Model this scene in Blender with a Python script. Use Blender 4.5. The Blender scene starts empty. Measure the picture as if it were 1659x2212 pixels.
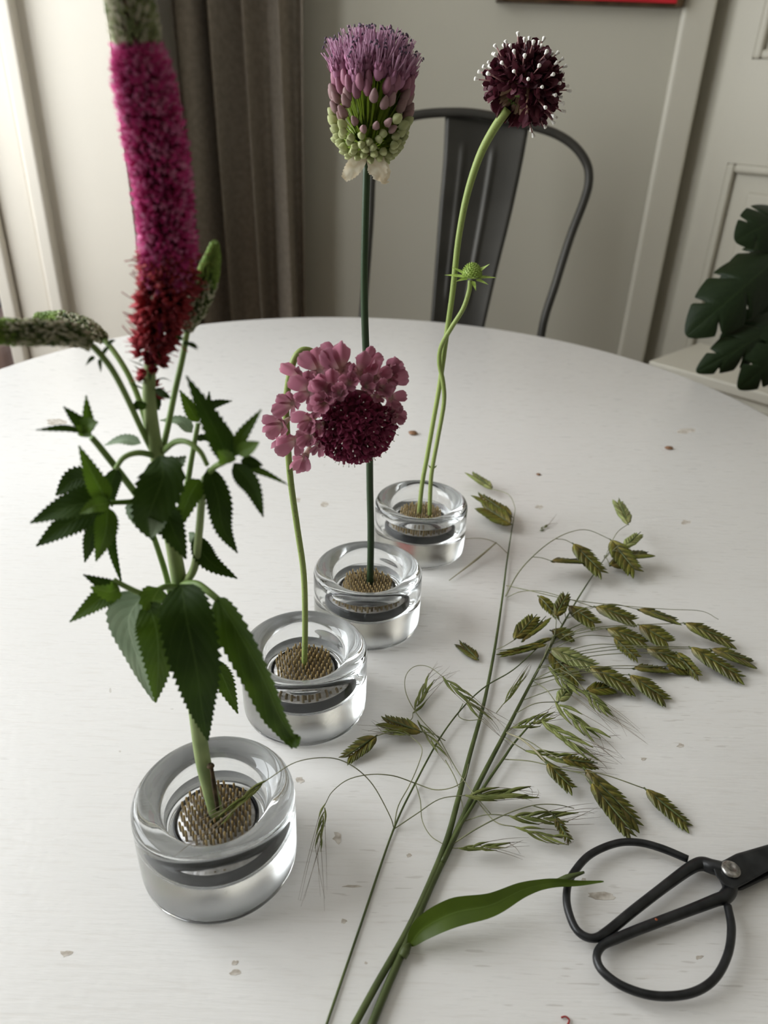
import bpy, math, random
from mathutils import Vector, Matrix
V = Vector
random.seed(7)
scene = bpy.context.scene
coll = scene.collection

# ------------------------------------------------------------------ camera
FPX, PITCH, ROLL = 1620.0, math.radians(29.3), math.radians(2.0)
TABLE = 0.72
CAMZ = TABLE + 0.34
cp, sp, cr, sr = math.cos(PITCH), math.sin(PITCH), math.cos(ROLL), math.sin(ROLL)
CAM = V((0, 0, CAMZ))
cam_data = bpy.data.cameras.new('camera')
cam_data.sensor_fit = 'VERTICAL'
cam_data.sensor_height = 36.0
cam_data.lens = FPX / 2212.0 * 36.0
cam_data.clip_start = 0.01
cam_data.dof.use_dof = True
cam_data.dof.focus_distance = 0.43
cam_data.dof.aperture_fstop = cam_data.lens / 2.6
cam = bpy.data.objects.new('camera', cam_data)
coll.objects.link(cam)
cx = V((cr, sr * sp, sr * cp)); cy = V((-sr, cr * sp, cr * cp)); cz = cx.cross(cy)
m = Matrix((cx, cy, cz)).transposed().to_4x4(); m.translation = CAM
cam.matrix_world = m
scene.camera = cam

# ------------------------------------------------------------------ world, daylight, exposure
world = bpy.data.worlds.new('sky'); scene.world = world
world.use_nodes = True
wn = world.node_tree.nodes['Background']
wn.inputs[0].default_value = (0.80, 0.90, 1.0, 1); wn.inputs[1].default_value = 1.0
WIN_X, WIN_Y0, WIN_Y1, WIN_Z0, WIN_Z1 = -1.22, -0.15, 1.28, 0.80, 2.30
ld = bpy.data.lights.new('window_daylight', 'AREA')
ld.shape = 'RECTANGLE'; ld.size = WIN_Z1 - WIN_Z0; ld.size_y = WIN_Y1 - WIN_Y0
ld.energy = 49.0; ld.color = (0.96, 0.985, 1.0)
lo = bpy.data.objects.new('window_daylight', ld); coll.objects.link(lo)
lo.location = (WIN_X - 0.12, (WIN_Y0 + WIN_Y1) / 2, (WIN_Z0 + WIN_Z1) / 2)
lo.rotation_euler = (0, math.radians(-90), 0)
vs = scene.view_settings
vs.view_transform = 'Standard'; vs.look = 'None'; vs.gamma = 1.0; vs.use_curve_mapping = False
vs.exposure = 0.0
cyc = scene.cycles
cyc.max_bounces = 10; cyc.diffuse_bounces = 3; cyc.glossy_bounces = 4
cyc.transmission_bounces = 10; cyc.transparent_max_bounces = 8
cyc.use_adaptive_sampling = True; cyc.adaptive_threshold = 0.1; cyc.adaptive_min_samples = 20
cyc.sample_clamp_indirect = 8.0

# ------------------------------------------------------------------ picture geometry helpers
def ray(px, py):
    a, b = px - 829.5, 1106.0 - py
    return (cx * a + cy * b) / FPX - cz
def at(px, py, Y):                       # point on the upright plane y = Y
    r = ray(px, py); return CAM + r * (Y / r.y)
def tab(px, py, dz=0.0):                 # point dz above the table top
    r = ray(px, py); return CAM + r * ((TABLE + dz - CAMZ) / r.z)
def onplane(px, py, P, n):
    r = ray(px, py); return CAM + r * ((P - CAM).dot(n) / r.dot(n))
def lerp(a, b, t): return a + (b - a) * t
def rnd(a, b): return random.uniform(a, b)

# ------------------------------------------------------------------ object helpers
W = {}
def setp(o, label=None, cat=None, group=None, kind=None):
    if label: o['label'] = label
    if cat: o['category'] = cat
    if group: o['group'] = group
    if kind: o['kind'] = kind
    return o
def link(o, parent, world_m):
    coll.objects.link(o)
    if parent is not None:
        o.parent = parent
        o.matrix_parent_inverse = W[parent.name].inverted()
    o.matrix_basis = world_m
    W[o.name] = world_m.copy()
    return o
def thing(name, label, cat, loc, group=None):
    o = bpy.data.objects.new(name, None)
    o.empty_display_size = 0.02
    link(o, None, Matrix.Translation(V(loc)))
    return setp(o, label, cat, group)
def mesh(name, verts, faces, mats=None, smooth=True, uv=None, fm=None):
    me = bpy.data.meshes.new(name)
    me.from_pydata([tuple(v) for v in verts], [], faces)
    if mats is not None:
        for mt in (mats if isinstance(mats, (list, tuple)) else [mats]): me.materials.append(mt)
    if fm: me.polygons.foreach_set('material_index', fm)
    me.polygons.foreach_set('use_smooth', [smooth] * len(me.polygons))
    if uv:
        ul = me.uv_layers.new(name='UVMap')
        d = []
        for l in me.loops: d.extend(uv[l.vertex_index])
        ul.data.foreach_set('uv', d)
    me.update()
    return me
def place(name, me, parent, M):          # shared mesh at a world matrix
    return link(bpy.data.objects.new(name, me), parent, M)
def wobj(name, verts, faces, mats, parent=None, smooth=True, uv=None, fm=None, base=False):
    """verts in world space; origin is moved to the middle of the piece"""
    n = len(verts)
    lo_ = V((min(v[i] for v in verts) for i in range(3))); hi = V((max(v[i] for v in verts) for i in range(3)))
    c = (lo_ + hi) / 2
    if base: c.z = lo_.z
    me = mesh(name, [V(v) - c for v in verts], faces, mats, smooth, uv, fm)
    return place(name, me, parent, Matrix.Translation(c))
class MB:                                # collects pieces of one mesh
    def __init__(s): s.v, s.f, s.uv, s.m = [], [], [], []
    def add(s, data, mi=0):
        v, f = data[0], data[1]; uv = data[2] if len(data) > 2 and data[2] else [(0, 0)] * len(v)
        k = len(s.v); s.v += list(v); s.uv += list(uv)
        s.f += [tuple(i + k for i in q) for q in f]; s.m += [mi] * len(f)
        return s
    def obj(s, name, mats, parent=None, smooth=True, base=False):
        return wobj(name, s.v, s.f, mats, parent, smooth, s.uv, s.m, base)
    def mesh(s, name, mats, smooth=True): return mesh(name, s.v, s.f, mats, smooth, s.uv, s.m)
def catmull(pts, sub=6):
    pts = [V(p) for p in pts]
    if len(pts) < 3: return [lerp(pts[0], pts[-1], i / sub) for i in range(sub + 1)]
    P = [pts[0] * 2 - pts[1]] + pts + [pts[-1] * 2 - pts[-2]]
    out = []
    for i in range(1, len(P) - 2):
        a, b, c, d = P[i - 1:i + 3]
        for k in range(sub):
            t = k / sub
            out.append(0.5 * (2 * b + (c - a) * t + (2 * a - 5 * b + 4 * c - d) * t * t + (3 * b - a - 3 * c + d) * t ** 3))
    out.append(pts[-1]); return out
def frames(p):
    n = len(p); T = []
    for i in range(n):
        t = p[min(i + 1, n - 1)] - p[max(i - 1, 0)]
        T.append(t.normalized() if t.length > 1e-9 else V((0, 0, 1)))
    u = T[0].orthogonal().normalized(); out = []
    for t in T:
        u = u - t * u.dot(t)
        if u.length < 1e-6: u = t.orthogonal()
        u.normalize(); out.append((t, u, t.cross(u)))
    return out
def tube(pts, r, n=8, sub=5, flat=1.0):
    """smooth tube through pts; r a number or a list over the control points"""
    p = catmull(pts, sub) if sub > 1 else [V(q) for q in pts]
    m_ = len(p)
    if not isinstance(r, (list, tuple)): r = [r, r]
    v, f, uv = [], [], []
    for i, (t, a, b) in enumerate(frames(p)):
        x = i / (m_ - 1) * (len(r) - 1); k = min(int(x), len(r) - 2); rr = lerp(r[k], r[k + 1], x - k)
        for j in range(n):
            g = 2 * math.pi * j / n
            v.append(p[i] + a * (math.cos(g) * rr) + b * (math.sin(g) * rr * flat)); uv.append((j / n, i / (m_ - 1)))
    for i in range(m_ - 1):
        for j in range(n):
            f.append((i * n + j, i * n + (j + 1) % n, (i + 1) * n + (j + 1) % n, (i + 1) * n + j))
    f.append(tuple(range(n - 1, -1, -1))); f.append(tuple((m_ - 1) * n + j for j in range(n)))
    return v, f
def lathe(prof, n=64, c=V((0, 0, 0)), closed=True):
    v, f = [], []
    for (r, z) in prof:
        for j in range(n):
            g = 2 * math.pi * j / n; v.append(V((r * math.cos(g), r * math.sin(g), z)) + c)
    k = len(prof)
    for i in range(k - 1):
        for j in range(n):
            f.append((i * n + j, i * n + (j + 1) % n, (i + 1) * n + (j + 1) % n, (i + 1) * n + j))
    return v, f
def box(a, b):
    x0, y0, z0 = a; x1, y1, z1 = b
    v = [V(q) for q in ((x0, y0, z0), (x1, y0, z0), (x1, y1, z0), (x0, y1, z0), (x0, y0, z1), (x1, y0, z1), (x1, y1, z1), (x0, y1, z1))]
    return v, [(0, 3, 2, 1), (4, 5, 6, 7), (0, 1, 5, 4), (1, 2, 6, 5), (2, 3, 7, 6), (3, 0, 4, 7)]
def bevel(o, w, seg=3):
    md = o.modifiers.new('bevel', 'BEVEL'); md.width = w; md.segments = seg; md.limit_method = 'ANGLE'; return o
def align(p, d, s=1.0, up=None, roll=0.0):
    """matrix with local +Z along d (local +Y near up)"""
    z = V(d).normalized()
    u = V(up) if up is not None else (V((0, 0, 1)) if abs(z.z) < 0.95 else V((0, 1, 0)))
    x = u.cross(z)
    if x.length < 1e-6: x = z.orthogonal()
    x.normalize(); y = z.cross(x)
    M = Matrix((x, y, z)).transposed().to_4x4()
    M = M @ Matrix.Rotation(roll, 4, 'Z')
    if isinstance(s, (tuple, list)): M = M @ Matrix.Diagonal((s[0], s[1], s[2], 1))
    else: M = M @ Matrix.Diagonal((s, s, s, 1))
    M.translation = V(p); return M

# ------------------------------------------------------------------ materials
class NT:
    def __init__(s, name):
        s.m = bpy.data.materials.new(name); s.m.use_nodes = True
        s.t = s.m.node_tree; s.n = s.t.nodes; s.b = s.n['Principled BSDF']; s.out = s.n['Material Output']
    def node(s, kind, **kw):
        k = s.n.new(kind)
        for a, v in kw.items():
            if a.startswith('i_'): k.inputs[a[2:].replace('_', ' ')].default_value = v
            else: setattr(k, a, v)
        return k
    def l(s, a, b): s.t.links.new(a, b)
    def ramp(s, fac, stops):
        r = s.node('ShaderNodeValToRGB'); e = r.color_ramp.elements
        while len(e) < len(stops): e.new(0.5)
        for q, (p, c) in zip(e, stops): q.position = p; q.color = c if len(c) == 4 else (*c, 1)
        s.l(fac, r.inputs[0]); return r.outputs[0]
    def noise(s, scale, vec=None, detail=1.5, rough=0.5):
        k = s.node('ShaderNodeTexNoise'); k.inputs['Scale'].default_value = scale; k.inputs['Detail'].default_value = detail; k.inputs['Roughness'].default_value = rough
        if vec is not None: s.l(vec, k.inputs['Vector'])
        return k.outputs['Fac']
    def coord(s, which='Object', scale=None, rot=None):
        c = s.node('ShaderNodeTexCoord').outputs[which]
        if scale is None: return c
        mp = s.node('ShaderNodeMapping'); mp.inputs['Scale'].default_value = scale
        if rot: mp.inputs['Rotation'].default_value = rot
        s.l(c, mp.inputs[0]); return mp.outputs[0]
    def mix(s, fac, a, b, mode='MIX'):
        k = s.node('ShaderNodeMix', data_type='RGBA', blend_type=mode)
        for sock, val in ((k.inputs[0], fac), (k.inputs[6], a), (k.inputs[7], b)):
            if hasattr(val, 'links'): s.l(val, sock)
            elif isinstance(val, (tuple, list)): sock.default_value = val if len(val) == 4 else (*val, 1)
            else: sock.default_value = val
        return k.outputs[2]
    def math(s, op, a, b=0.0, clamp=False):
        k = s.node('ShaderNodeMath', operation=op, use_clamp=clamp)
        for sock, val in ((k.inputs[0], a), (k.inputs[1], b)):
            if hasattr(val, 'links'): s.l(val, sock)
            else: sock.default_value = val
        return k.outputs[0]
    def bump(s, h, strength=0.2, dist=0.001):
        k = s.node('ShaderNodeBump'); k.inputs['Strength'].default_value = strength; k.inputs['Distance'].default_value = dist
        s.l(h, k.inputs['Height']); s.l(k.outputs[0], s.b.inputs['Normal'])
    def set(s, color=None, rough=None, metal=None, spec=None):
        if color is not None:
            if hasattr(color, 'links'): s.l(color, s.b.inputs['Base Color'])
            else: s.b.inputs['Base Color'].default_value = (*color, 1)
        if rough is not None: s.b.inputs['Roughness'].default_value = rough
        if metal is not None: s.b.inputs['Metallic'].default_value = metal
        if spec is not None: s.b.inputs['Specular IOR Level'].default_value = spec
        return s
    def translucent(s, color, fac):
        t = s.node('ShaderNodeBsdfTranslucent')
        if hasattr(color, 'links'): s.l(color, t.inputs[0])
        else: t.inputs[0].default_value = (*color, 1)
        mx = s.node('ShaderNodeMixShader'); mx.inputs[0].default_value = fac
        s.l(s.b.outputs[0], mx.inputs[1]); s.l(t.outputs[0], mx.inputs[2]); s.l(mx.outputs[0], s.out.inputs[0])
def mottled(name, c1, c2, scale=40.0, rough=0.5, spec=0.3, metal=0.0, bump=0.0, transl=0.0, rand=0.0, which='Object'):
    k = NT(name); n = k.noise(scale, k.coord(which))
    col = k.ramp(n, [(0.35, c1), (0.65, c2)])
    if rand:
        oi = k.node('ShaderNodeObjectInfo').outputs['Random']
        v = k.math('MULTIPLY_ADD', oi, rand); v.node.inputs[2].default_value = 1.0 - rand / 2
        h = k.node('ShaderNodeHueSaturation'); k.l(v, h.inputs['Value']); k.l(col, h.inputs['Color']); col = h.outputs[0]
    k.set(col, rough, metal, spec)
    if bump: k.bump(n, bump, 0.002)
    if transl: k.translucent(col, transl)
    return k.m

def m_paint(name, c, rough=0.55, var=0.04, bump=0.06, scale=3.0):
    k = NT(name); n = k.noise(scale, k.coord('Object'), 1)
    lo_c = tuple(x * (1 - var) for x in c); k.set(k.ramp(n, [(0.3, lo_c), (0.7, c)]), rough, 0, 0.4)
    return k.m
M_WALL = m_paint('wall_paint', (0.50, 0.475, 0.395), 0.7)
M_CREAM = m_paint('cream_gloss_paint', (0.76, 0.71, 0.62), 0.5)
M_TRIM = m_paint('trim_paint', (0.58, 0.55, 0.465), 0.45)
M_DOOR = m_paint('door_paint', (0.52, 0.49, 0.405), 0.45)
M_CEIL = m_paint('ceiling_paint', (0.75, 0.73, 0.69), 0.8)
M_FLOOR = mottled('oak_floor', (0.22, 0.13, 0.07), (0.33, 0.21, 0.12), 6, 0.5, 0.4)
M_DARK = mottled('unlit_room_shade', (0.02, 0.02, 0.02), (0.04, 0.035, 0.03), 3, 0.9)  # near-black colour paints in the gloom of the unlit next room

def make_table_paint():
    k = NT('white_table_paint')
    c = k.coord('Object')
    strokes = k.noise(1.0, k.coord('Object', (38, 420, 60), (0, 0, math.radians(-14))), 3, 0.6)
    broad = k.noise(3.2, c, 0)
    fine = k.noise(260, c, 0)
    base = k.ramp(broad, [(0.3, (0.745, 0.728, 0.70)), (0.7, (0.80, 0.785, 0.76))])
    st = k.ramp(strokes, [(0.30, (0.90, 0.885, 0.865)), (0.46, (1, 1, 1))])
    col = k.mix(0.55, base, st, 'MULTIPLY')
    # worn dashes along the brushing
    d = k.noise(1.0, k.coord('Object', (60, 520, 60), (0, 0, math.radians(-24))), 1.5, 0.55)
    area = k.noise(7.0, c, 0.5)
    dm = k.math('MULTIPLY', k.ramp(d, [(0.665, (0, 0, 0)), (0.71, (1, 1, 1))]), k.ramp(area, [(0.47, (0, 0, 0)), (0.60, (1, 1, 1))]))
    col = k.mix(k.math('MULTIPLY', dm, 0.34), col, (0.36, 0.32, 0.27))
    # pin-prick specks
    vo = k.node('ShaderNodeTexVoronoi'); vo.inputs['Scale'].default_value = 46
    nz = k.node('ShaderNodeTexNoise'); nz.inputs['Scale'].default_value = 150; nz.inputs['Detail'].default_value = 0
    vm = k.node('ShaderNodeVectorMath', operation='MULTIPLY_ADD'); k.l(nz.outputs['Color'], vm.inputs[0]); vm.inputs[1].default_value = (0.008, 0.008, 0); k.l(c, vm.inputs[2])
    k.l(vm.outputs[0], vo.inputs['Vector'])
    sep = k.node('ShaderNodeSeparateColor'); k.l(vo.outputs['Color'], sep.inputs[0])
    size = k.math('MULTIPLY', k.math('SUBTRACT', sep.outputs[0], 0.72), 0.30)
    spot = k.math('LESS_THAN', vo.outputs['Distance'], size)
    col = k.mix(k.math('MULTIPLY', spot, 0.42), col, (0.42, 0.38, 0.32))
    k.set(col, None, 0, 0.5)
    r = k.ramp(strokes, [(0.3, (0.40,) * 3), (0.7, (0.26,) * 3)]); k.l(r, k.b.inputs['Roughness'])
    h = k.math('ADD', k.math('MULTIPLY', strokes, 0.8), k.math('MULTIPLY', fine, 0.25))
    k.bump(h, 0.28, 0.0012)
    return k.m
M_TABLE = make_table_paint()
M_CHIP = mottled('chipped_wood', (0.42, 0.37, 0.31), (0.66, 0.62, 0.56), 300, 0.7, 0.2)

def make_glass(name, ior, rough=0.0, col=(1, 1, 1)):
    k = NT(name); g = k.node('ShaderNodeBsdfGlass'); g.inputs['IOR'].default_value = ior
    g.inputs['Roughness'].default_value = rough; g.inputs['Color'].default_value = (*col, 1)
    k.l(g.outputs[0], k.out.inputs[0]); return k.m
M_GLASS = make_glass('clear_glass', 1.5, 0, (0.985, 0.992, 0.992))
M_GLASSW = make_glass('clear_glass_wet', 1.5 / 1.333, 0, (0.99, 0.995, 0.995))
M_GLASSB = make_glass('ground_glass_base', 1.5, 0.28, (0.985, 0.992, 0.992))
M_WATER = make_glass('water', 1.333)
def make_transp():
    k = NT('water_side'); t = k.node('ShaderNodeBsdfTransparent'); k.l(t.outputs[0], k.out.inputs[0]); return k.m
M_WSIDE = make_transp()
M_RUBBER = mottled('black_rubber', (0.006, 0.008, 0.010), (0.016, 0.018, 0.02), 80, 0.45, 0.4)
M_LEAD = mottled('lead_disc', (0.42, 0.41, 0.41), (0.62, 0.61, 0.60), 500, 0.42, 0.5, 0.55, 0.2)
M_BRASS = mottled('brass_pin', (0.42, 0.30, 0.13), (0.66, 0.52, 0.28), 300, 0.38, 0.5, 0.45, 0, 0, 0.4)
M_IRON = mottled('black_iron', (0.007, 0.008, 0.009), (0.020, 0.021, 0.022), 160, 0.34, 0.5, 0.2, 0.12)
M_STEEL = mottled('worn_steel', (0.20, 0.19, 0.18), (0.50, 0.48, 0.45), 400, 0.32, 0.5, 0.95, 0.2)
M_RUST = mottled('rust', (0.20, 0.05, 0.02), (0.35, 0.10, 0.04), 400, 0.8)
M_CHAIR = mottled('gunmetal', (0.034, 0.032, 0.027), (0.052, 0.049, 0.042), 10, 0.45, 0.4, 0.45)
M_CURTAIN = mottled('taupe_linen', (0.24, 0.205, 0.165), (0.29, 0.25, 0.20), 90, 0.9, 0.1, 0, 0.2)
M_RED = mottled('red_canvas', (0.42, 0.012, 0.02), (0.55, 0.02, 0.03), 12, 0.6)
M_PFRAME = mottled('dark_frame', (0.05, 0.03, 0.015), (0.10, 0.06, 0.03), 30, 0.5)

def make_leaf(name, dark, light, vein, rough=0.45, transl=0.3, tcol=None, nveins=9.0, spec=0.35):
    k = NT(name)
    uv = k.node('ShaderNodeTexCoord').outputs['UV']
    sx = k.node('ShaderNodeSeparateXYZ'); k.l(uv, sx.inputs[0])
    u = k.math('ABSOLUTE', k.math('SUBTRACT', sx.outputs[0], 0.5))     # 0 mid .. .5 edge
    side = k.math('SUBTRACT', sx.outputs[1], k.math('MULTIPLY', u, 0.55))
    w = k.math('ABSOLUTE', k.math('SUBTRACT', k.math('FRACT', k.math('MULTIPLY', side, nveins)), 0.5))
    lat = k.math('LESS_THAN', w, 0.045); mid = k.math('LESS_THAN', u, 0.022)
    vn = k.math('MAXIMUM', k.math('MULTIPLY', lat, 0.45), mid)
    n = k.noise(60, k.coord('Object'), 1.5)
    col = k.ramp(n, [(0.3, dark), (0.7, light)])
    col = k.mix(k.math('MULTIPLY', vn, 0.6), col, vein)
    k.set(col, rough, 0, spec)
    k.bump(k.math('ADD', k.math('MULTIPLY', w, 0.5), k.math('MULTIPLY', n, 0.9)), 0.4, 0.0010)
    if transl:
        tc = k.mix(1.0, col, tcol if tcol else (1.0, 1.0, 0.5), 'MULTIPLY') if tcol else col
        k.translucent(tc, transl)
    return k.m
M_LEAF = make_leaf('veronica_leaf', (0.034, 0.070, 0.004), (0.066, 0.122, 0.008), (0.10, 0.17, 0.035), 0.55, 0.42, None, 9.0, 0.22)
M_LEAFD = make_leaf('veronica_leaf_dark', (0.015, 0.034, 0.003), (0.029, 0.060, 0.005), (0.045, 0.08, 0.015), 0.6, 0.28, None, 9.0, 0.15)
M_LEAFP = make_leaf('veronica_leaf_underside', (0.17, 0.24, 0.14), (0.25, 0.32, 0.20), (0.34, 0.42, 0.28), 0.6, 0.2)
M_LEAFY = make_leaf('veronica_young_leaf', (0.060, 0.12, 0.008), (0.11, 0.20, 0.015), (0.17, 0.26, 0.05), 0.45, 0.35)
M_STEMV = mottled('veronica_stem', (0.20, 0.27, 0.10), (0.31, 0.38, 0.16), 60, 0.55, 0.3)
M_STEMB = mottled('veronica_branch', (0.13, 0.21, 0.05), (0.23, 0.33, 0.10), 60, 0.5, 0.3)
M_SCAR = mottled('stem_scar', (0.035, 0.025, 0.012), (0.09, 0.06, 0.03), 200, 0.8)
M_PINK = mottled('magenta_floret', (0.46, 0.024, 0.15), (0.80, 0.09, 0.34), 180, 0.6, 0.2, 0, 0, 0.35)
M_PINKL = mottled('light_magenta_thread', (0.66, 0.14, 0.34), (0.82, 0.30, 0.50), 180, 0.6, 0.2, 0, 0, 0.3)
M_PINKC = mottled('spike_core', (0.20, 0.014, 0.07), (0.32, 0.025, 0.12), 150, 0.8)
M_RUBY = mottled('withered_red_floret', (0.26, 0.018, 0.028), (0.50, 0.06, 0.07), 120, 0.55, 0.25, 0, 0, 0.3, 0.5)
M_BUDG = mottled('spike_bud_green', (0.16, 0.20, 0.08), (0.36, 0.38, 0.20), 200, 0.6, 0.2, 0, 0, 0.15)
M_BUDW = mottled('spike_bud_pale', (0.50, 0.47, 0.33), (0.66, 0.63, 0.47), 200, 0.6, 0.2, 0, 0, 0.15)
M_BUDD = mottled('spike_calyx_dark', (0.035, 0.055, 0.015), (0.08, 0.11, 0.03), 150, 0.7)
M_TIPG = mottled('spike_tip_green', (0.15, 0.26, 0.04), (0.28, 0.40, 0.08), 200, 0.5, 0.3, 0, 0, 0.2)

def make_stem(name, c1, c2, rough=0.45):
    k = NT(name); n = k.noise(25, k.coord('Object', (1, 1, 0.3)), 1.5)
    n2 = k.noise(700, k.coord('Object'), 1)
    col = k.ramp(n, [(0.3, c1), (0.7, c2)])
    col = k.mix(k.ramp(n2, [(0.68, (0, 0, 0)), (0.74, (0.6,) * 3)]), col, (0.05, 0.06, 0.02))
    k.set(col, rough, 0, 0.4); k.translucent(col, 0.12); return k.m
M_STEMA = make_stem('allium_stem', (0.022, 0.045, 0.018), (0.040, 0.072, 0.028), 0.4)
M_STEMS = make_stem('scabious_stem', (0.22, 0.29, 0.07), (0.34, 0.42, 0.13), 0.45)
M_STEMG = mottled('grass_stem', (0.052, 0.070, 0.020), (0.092, 0.118, 0.036), 60, 0.45, 0.35)
M_STRAW = mottled('fine_grass_stalk', (0.16, 0.17, 0.09), (0.27, 0.27, 0.15), 60, 0.5, 0.3)
M_DRY = mottled('dry_grass', (0.30, 0.28, 0.18), (0.42, 0.38, 0.26), 60, 0.6, 0.2)

M_ALG = mottled('allium_bud_green', (0.34, 0.40, 0.11), (0.64, 0.64, 0.40), 260, 0.45, 0.3, 0, 0, 0.25, 0.3)
M_ALM = mottled('allium_bud_mauve', (0.30, 0.17, 0.17), (0.48, 0.32, 0.32), 260, 0.5, 0.3, 0, 0, 0.25, 0.3)
M_ALP = mottled('allium_bud_purple', (0.30, 0.11, 0.17), (0.52, 0.25, 0.33), 260, 0.5, 0.3, 0, 0, 0.3, 0.4)
M_ALO = mottled('allium_open_flower', (0.40, 0.14, 0.26), (0.62, 0.32, 0.46), 260, 0.5, 0.3, 0, 0, 0.35, 0.4)
M_FIL = mottled('allium_filament', (0.55, 0.28, 0.44), (0.78, 0.52, 0.66), 200, 0.5, 0.3, 0, 0, 0.3)
M_ANTH = mottled('allium_anther', (0.045, 0.03, 0.05), (0.10, 0.065, 0.10), 200, 0.6)
M_PED = mottled('allium_pedicel', (0.15, 0.23, 0.012), (0.28, 0.38, 0.04), 200, 0.45, 0.3, 0, 0, 0.35)
M_SPATHE = mottled('papery_spathe', (0.62, 0.52, 0.36), (0.82, 0.76, 0.62), 220, 0.7, 0.2, 0, 0.4, 0.45)

M_SCD = mottled('dark_maroon_floret', (0.042, 0.008, 0.014), (0.115, 0.024, 0.038), 300, 0.5, 0.3, 0, 0, 0.2, 0.6)
M_SCT = mottled('floret_throat', (0.20, 0.11, 0.07), (0.36, 0.23, 0.15), 300, 0.55, 0.3, 0, 0, 0.25, 0.4)
M_STYLE = mottled('maroon_style', (0.22, 0.09, 0.10), (0.40, 0.22, 0.20), 300, 0.5, 0.3)
M_STIG = mottled('white_stigma', (0.80, 0.77, 0.70), (0.92, 0.90, 0.85), 300, 0.5, 0.3)
M_CALYX = mottled('scabious_calyx', (0.08, 0.13, 0.03), (0.17, 0.23, 0.06), 120, 0.6, 0.2, 0, 0, 0.2)
M_BUDS = mottled('scabious_bud', (0.22, 0.33, 0.05), (0.40, 0.52, 0.13), 300, 0.5, 0.3, 0, 0, 0.2)

def make_petal(name, inner, outer, edge, transl=0.4):
    k = NT(name)
    uv = k.node('ShaderNodeTexCoord').outputs['UV']; sx = k.node('ShaderNodeSeparateXYZ'); k.l(uv, sx.inputs[0])
    n = k.noise(30, k.coord('UV', (6, 1.2, 1)), 3)
    f = k.math('MULTIPLY_ADD', n, 0.30); f.node.inputs[2].default_value = -0.15
    col = k.ramp(k.math('ADD', sx.outputs[1], f), [(0.05, inner), (0.45, outer), (0.85, outer), (1.0, edge)])
    oi = k.node('ShaderNodeObjectInfo').outputs['Random']
    h = k.node('ShaderNodeHueSaturation'); k.l(k.ramp(oi, [(0, (0.7,) * 3), (1, (1.15,) * 3)]), h.inputs['Value']); k.l(col, h.inputs['Color'])
    k.set(h.outputs[0], 0.55, 0, 0.25); k.translucent(h.outputs[0], transl); return k.m
M_PETAL = make_petal('dusty_pink_petal', (0.70, 0.52, 0.46), (0.47, 0.185, 0.255), (0.54, 0.27, 0.335), 0.5)
M_PETALD = make_petal('burgundy_petal', (0.30, 0.09, 0.10), (0.24, 0.030, 0.080), (0.34, 0.08, 0.14), 0.35)
M_CORE = mottled('burgundy_core', (0.06, 0.008, 0.016), (0.14, 0.02, 0.04), 200, 0.7)

def make_lemma(name, a, b, c, edge, transl=0.18):
    k = NT(name)
    uv = k.node('ShaderNodeTexCoord').outputs['UV']; sx = k.node('ShaderNodeSeparateXYZ'); k.l(uv, sx.inputs[0])
    st = k.noise(1.0, k.coord('UV', (16, 0.8, 1)), 2)
    oi = k.node('ShaderNodeObjectInfo').outputs['Random']
    col = k.ramp(sx.outputs[1], [(0.0, a), (0.45, b), (1.0, c)])
    h = k.node('ShaderNodeHueSaturation'); k.l(k.ramp(oi, [(0, (0.62,) * 3), (1, (1.35,) * 3)]), h.inputs['Value']); k.l(k.ramp(oi, [(0.2, (0.485,) * 3), (0.8, (0.51,) * 3)]), h.inputs['Hue']); k.l(col, h.inputs['Color'])
    col2 = k.mix(k.ramp(st, [(0.4, (0, 0, 0)), (0.65, (0.5,) * 3)]), h.outputs[0], (0.04, 0.04, 0.008))
    eu = k.math('MULTIPLY', k.math('ABSOLUTE', k.math('SUBTRACT', sx.outputs[0], 0.5)), 2.0)
    col2 = k.mix(k.ramp(eu, [(0.25, (0, 0, 0)), (0.9, (0.75,) * 3)]), col2, edge)  # scale edges darkened to paint the shaded gaps between overlapping scales
    k.set(col2, 0.42, 0, 0.35); k.translucent(col2, transl); return k.m
M_LEM = make_lemma('sea_oats_scale', (0.36, 0.27, 0.06), (0.17, 0.15, 0.020), (0.14, 0.17, 0.020), (0.030, 0.036, 0.005))
M_LEMP = make_lemma('sea_oats_scale_pale', (0.52, 0.50, 0.22), (0.38, 0.40, 0.15), (0.32, 0.38, 0.12), (0.16, 0.20, 0.05))
M_BROME = mottled('brome_floret', (0.12, 0.145, 0.035), (0.22, 0.24, 0.075), 150, 0.5, 0.3, 0, 0, 0.2, 0.4)
M_AWN = mottled('brome_awn', (0.17, 0.14, 0.10), (0.27, 0.22, 0.16), 100, 0.5, 0.3)
M_BLADE = make_leaf('grass_blade', (0.060, 0.098, 0.008), (0.085, 0.135, 0.013), (0.11, 0.17, 0.03), 0.36, 0.35, None, 0.0)
M_MONST = make_leaf('monstera_leaf', (0.006, 0.014, 0.003), (0.011, 0.023, 0.005), (0.018, 0.034, 0.009), 0.5, 0.08, None, 8.0, 0.25)
M_MSTEM = mottled('monstera_stem', (0.02, 0.045, 0.015), (0.04, 0.07, 0.025), 40, 0.5)
M_POT = mottled('grey_pot', (0.20, 0.19, 0.18), (0.28, 0.27, 0.25), 30, 0.6)
M_SOIL = mottled('potting_soil', (0.02, 0.014, 0.01), (0.05, 0.035, 0.025), 90, 0.95)
M_SEED = mottled('brown_seed', (0.16, 0.08, 0.04), (0.30, 0.17, 0.09), 300, 0.6)
M_REDBIT = mottled('red_thread', (0.25, 0.02, 0.02), (0.35, 0.04, 0.03), 300, 0.6)
M_BLACKBIT = mottled('dark_fleck', (0.03, 0.025, 0.02), (0.06, 0.05, 0.04), 300, 0.7)

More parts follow.
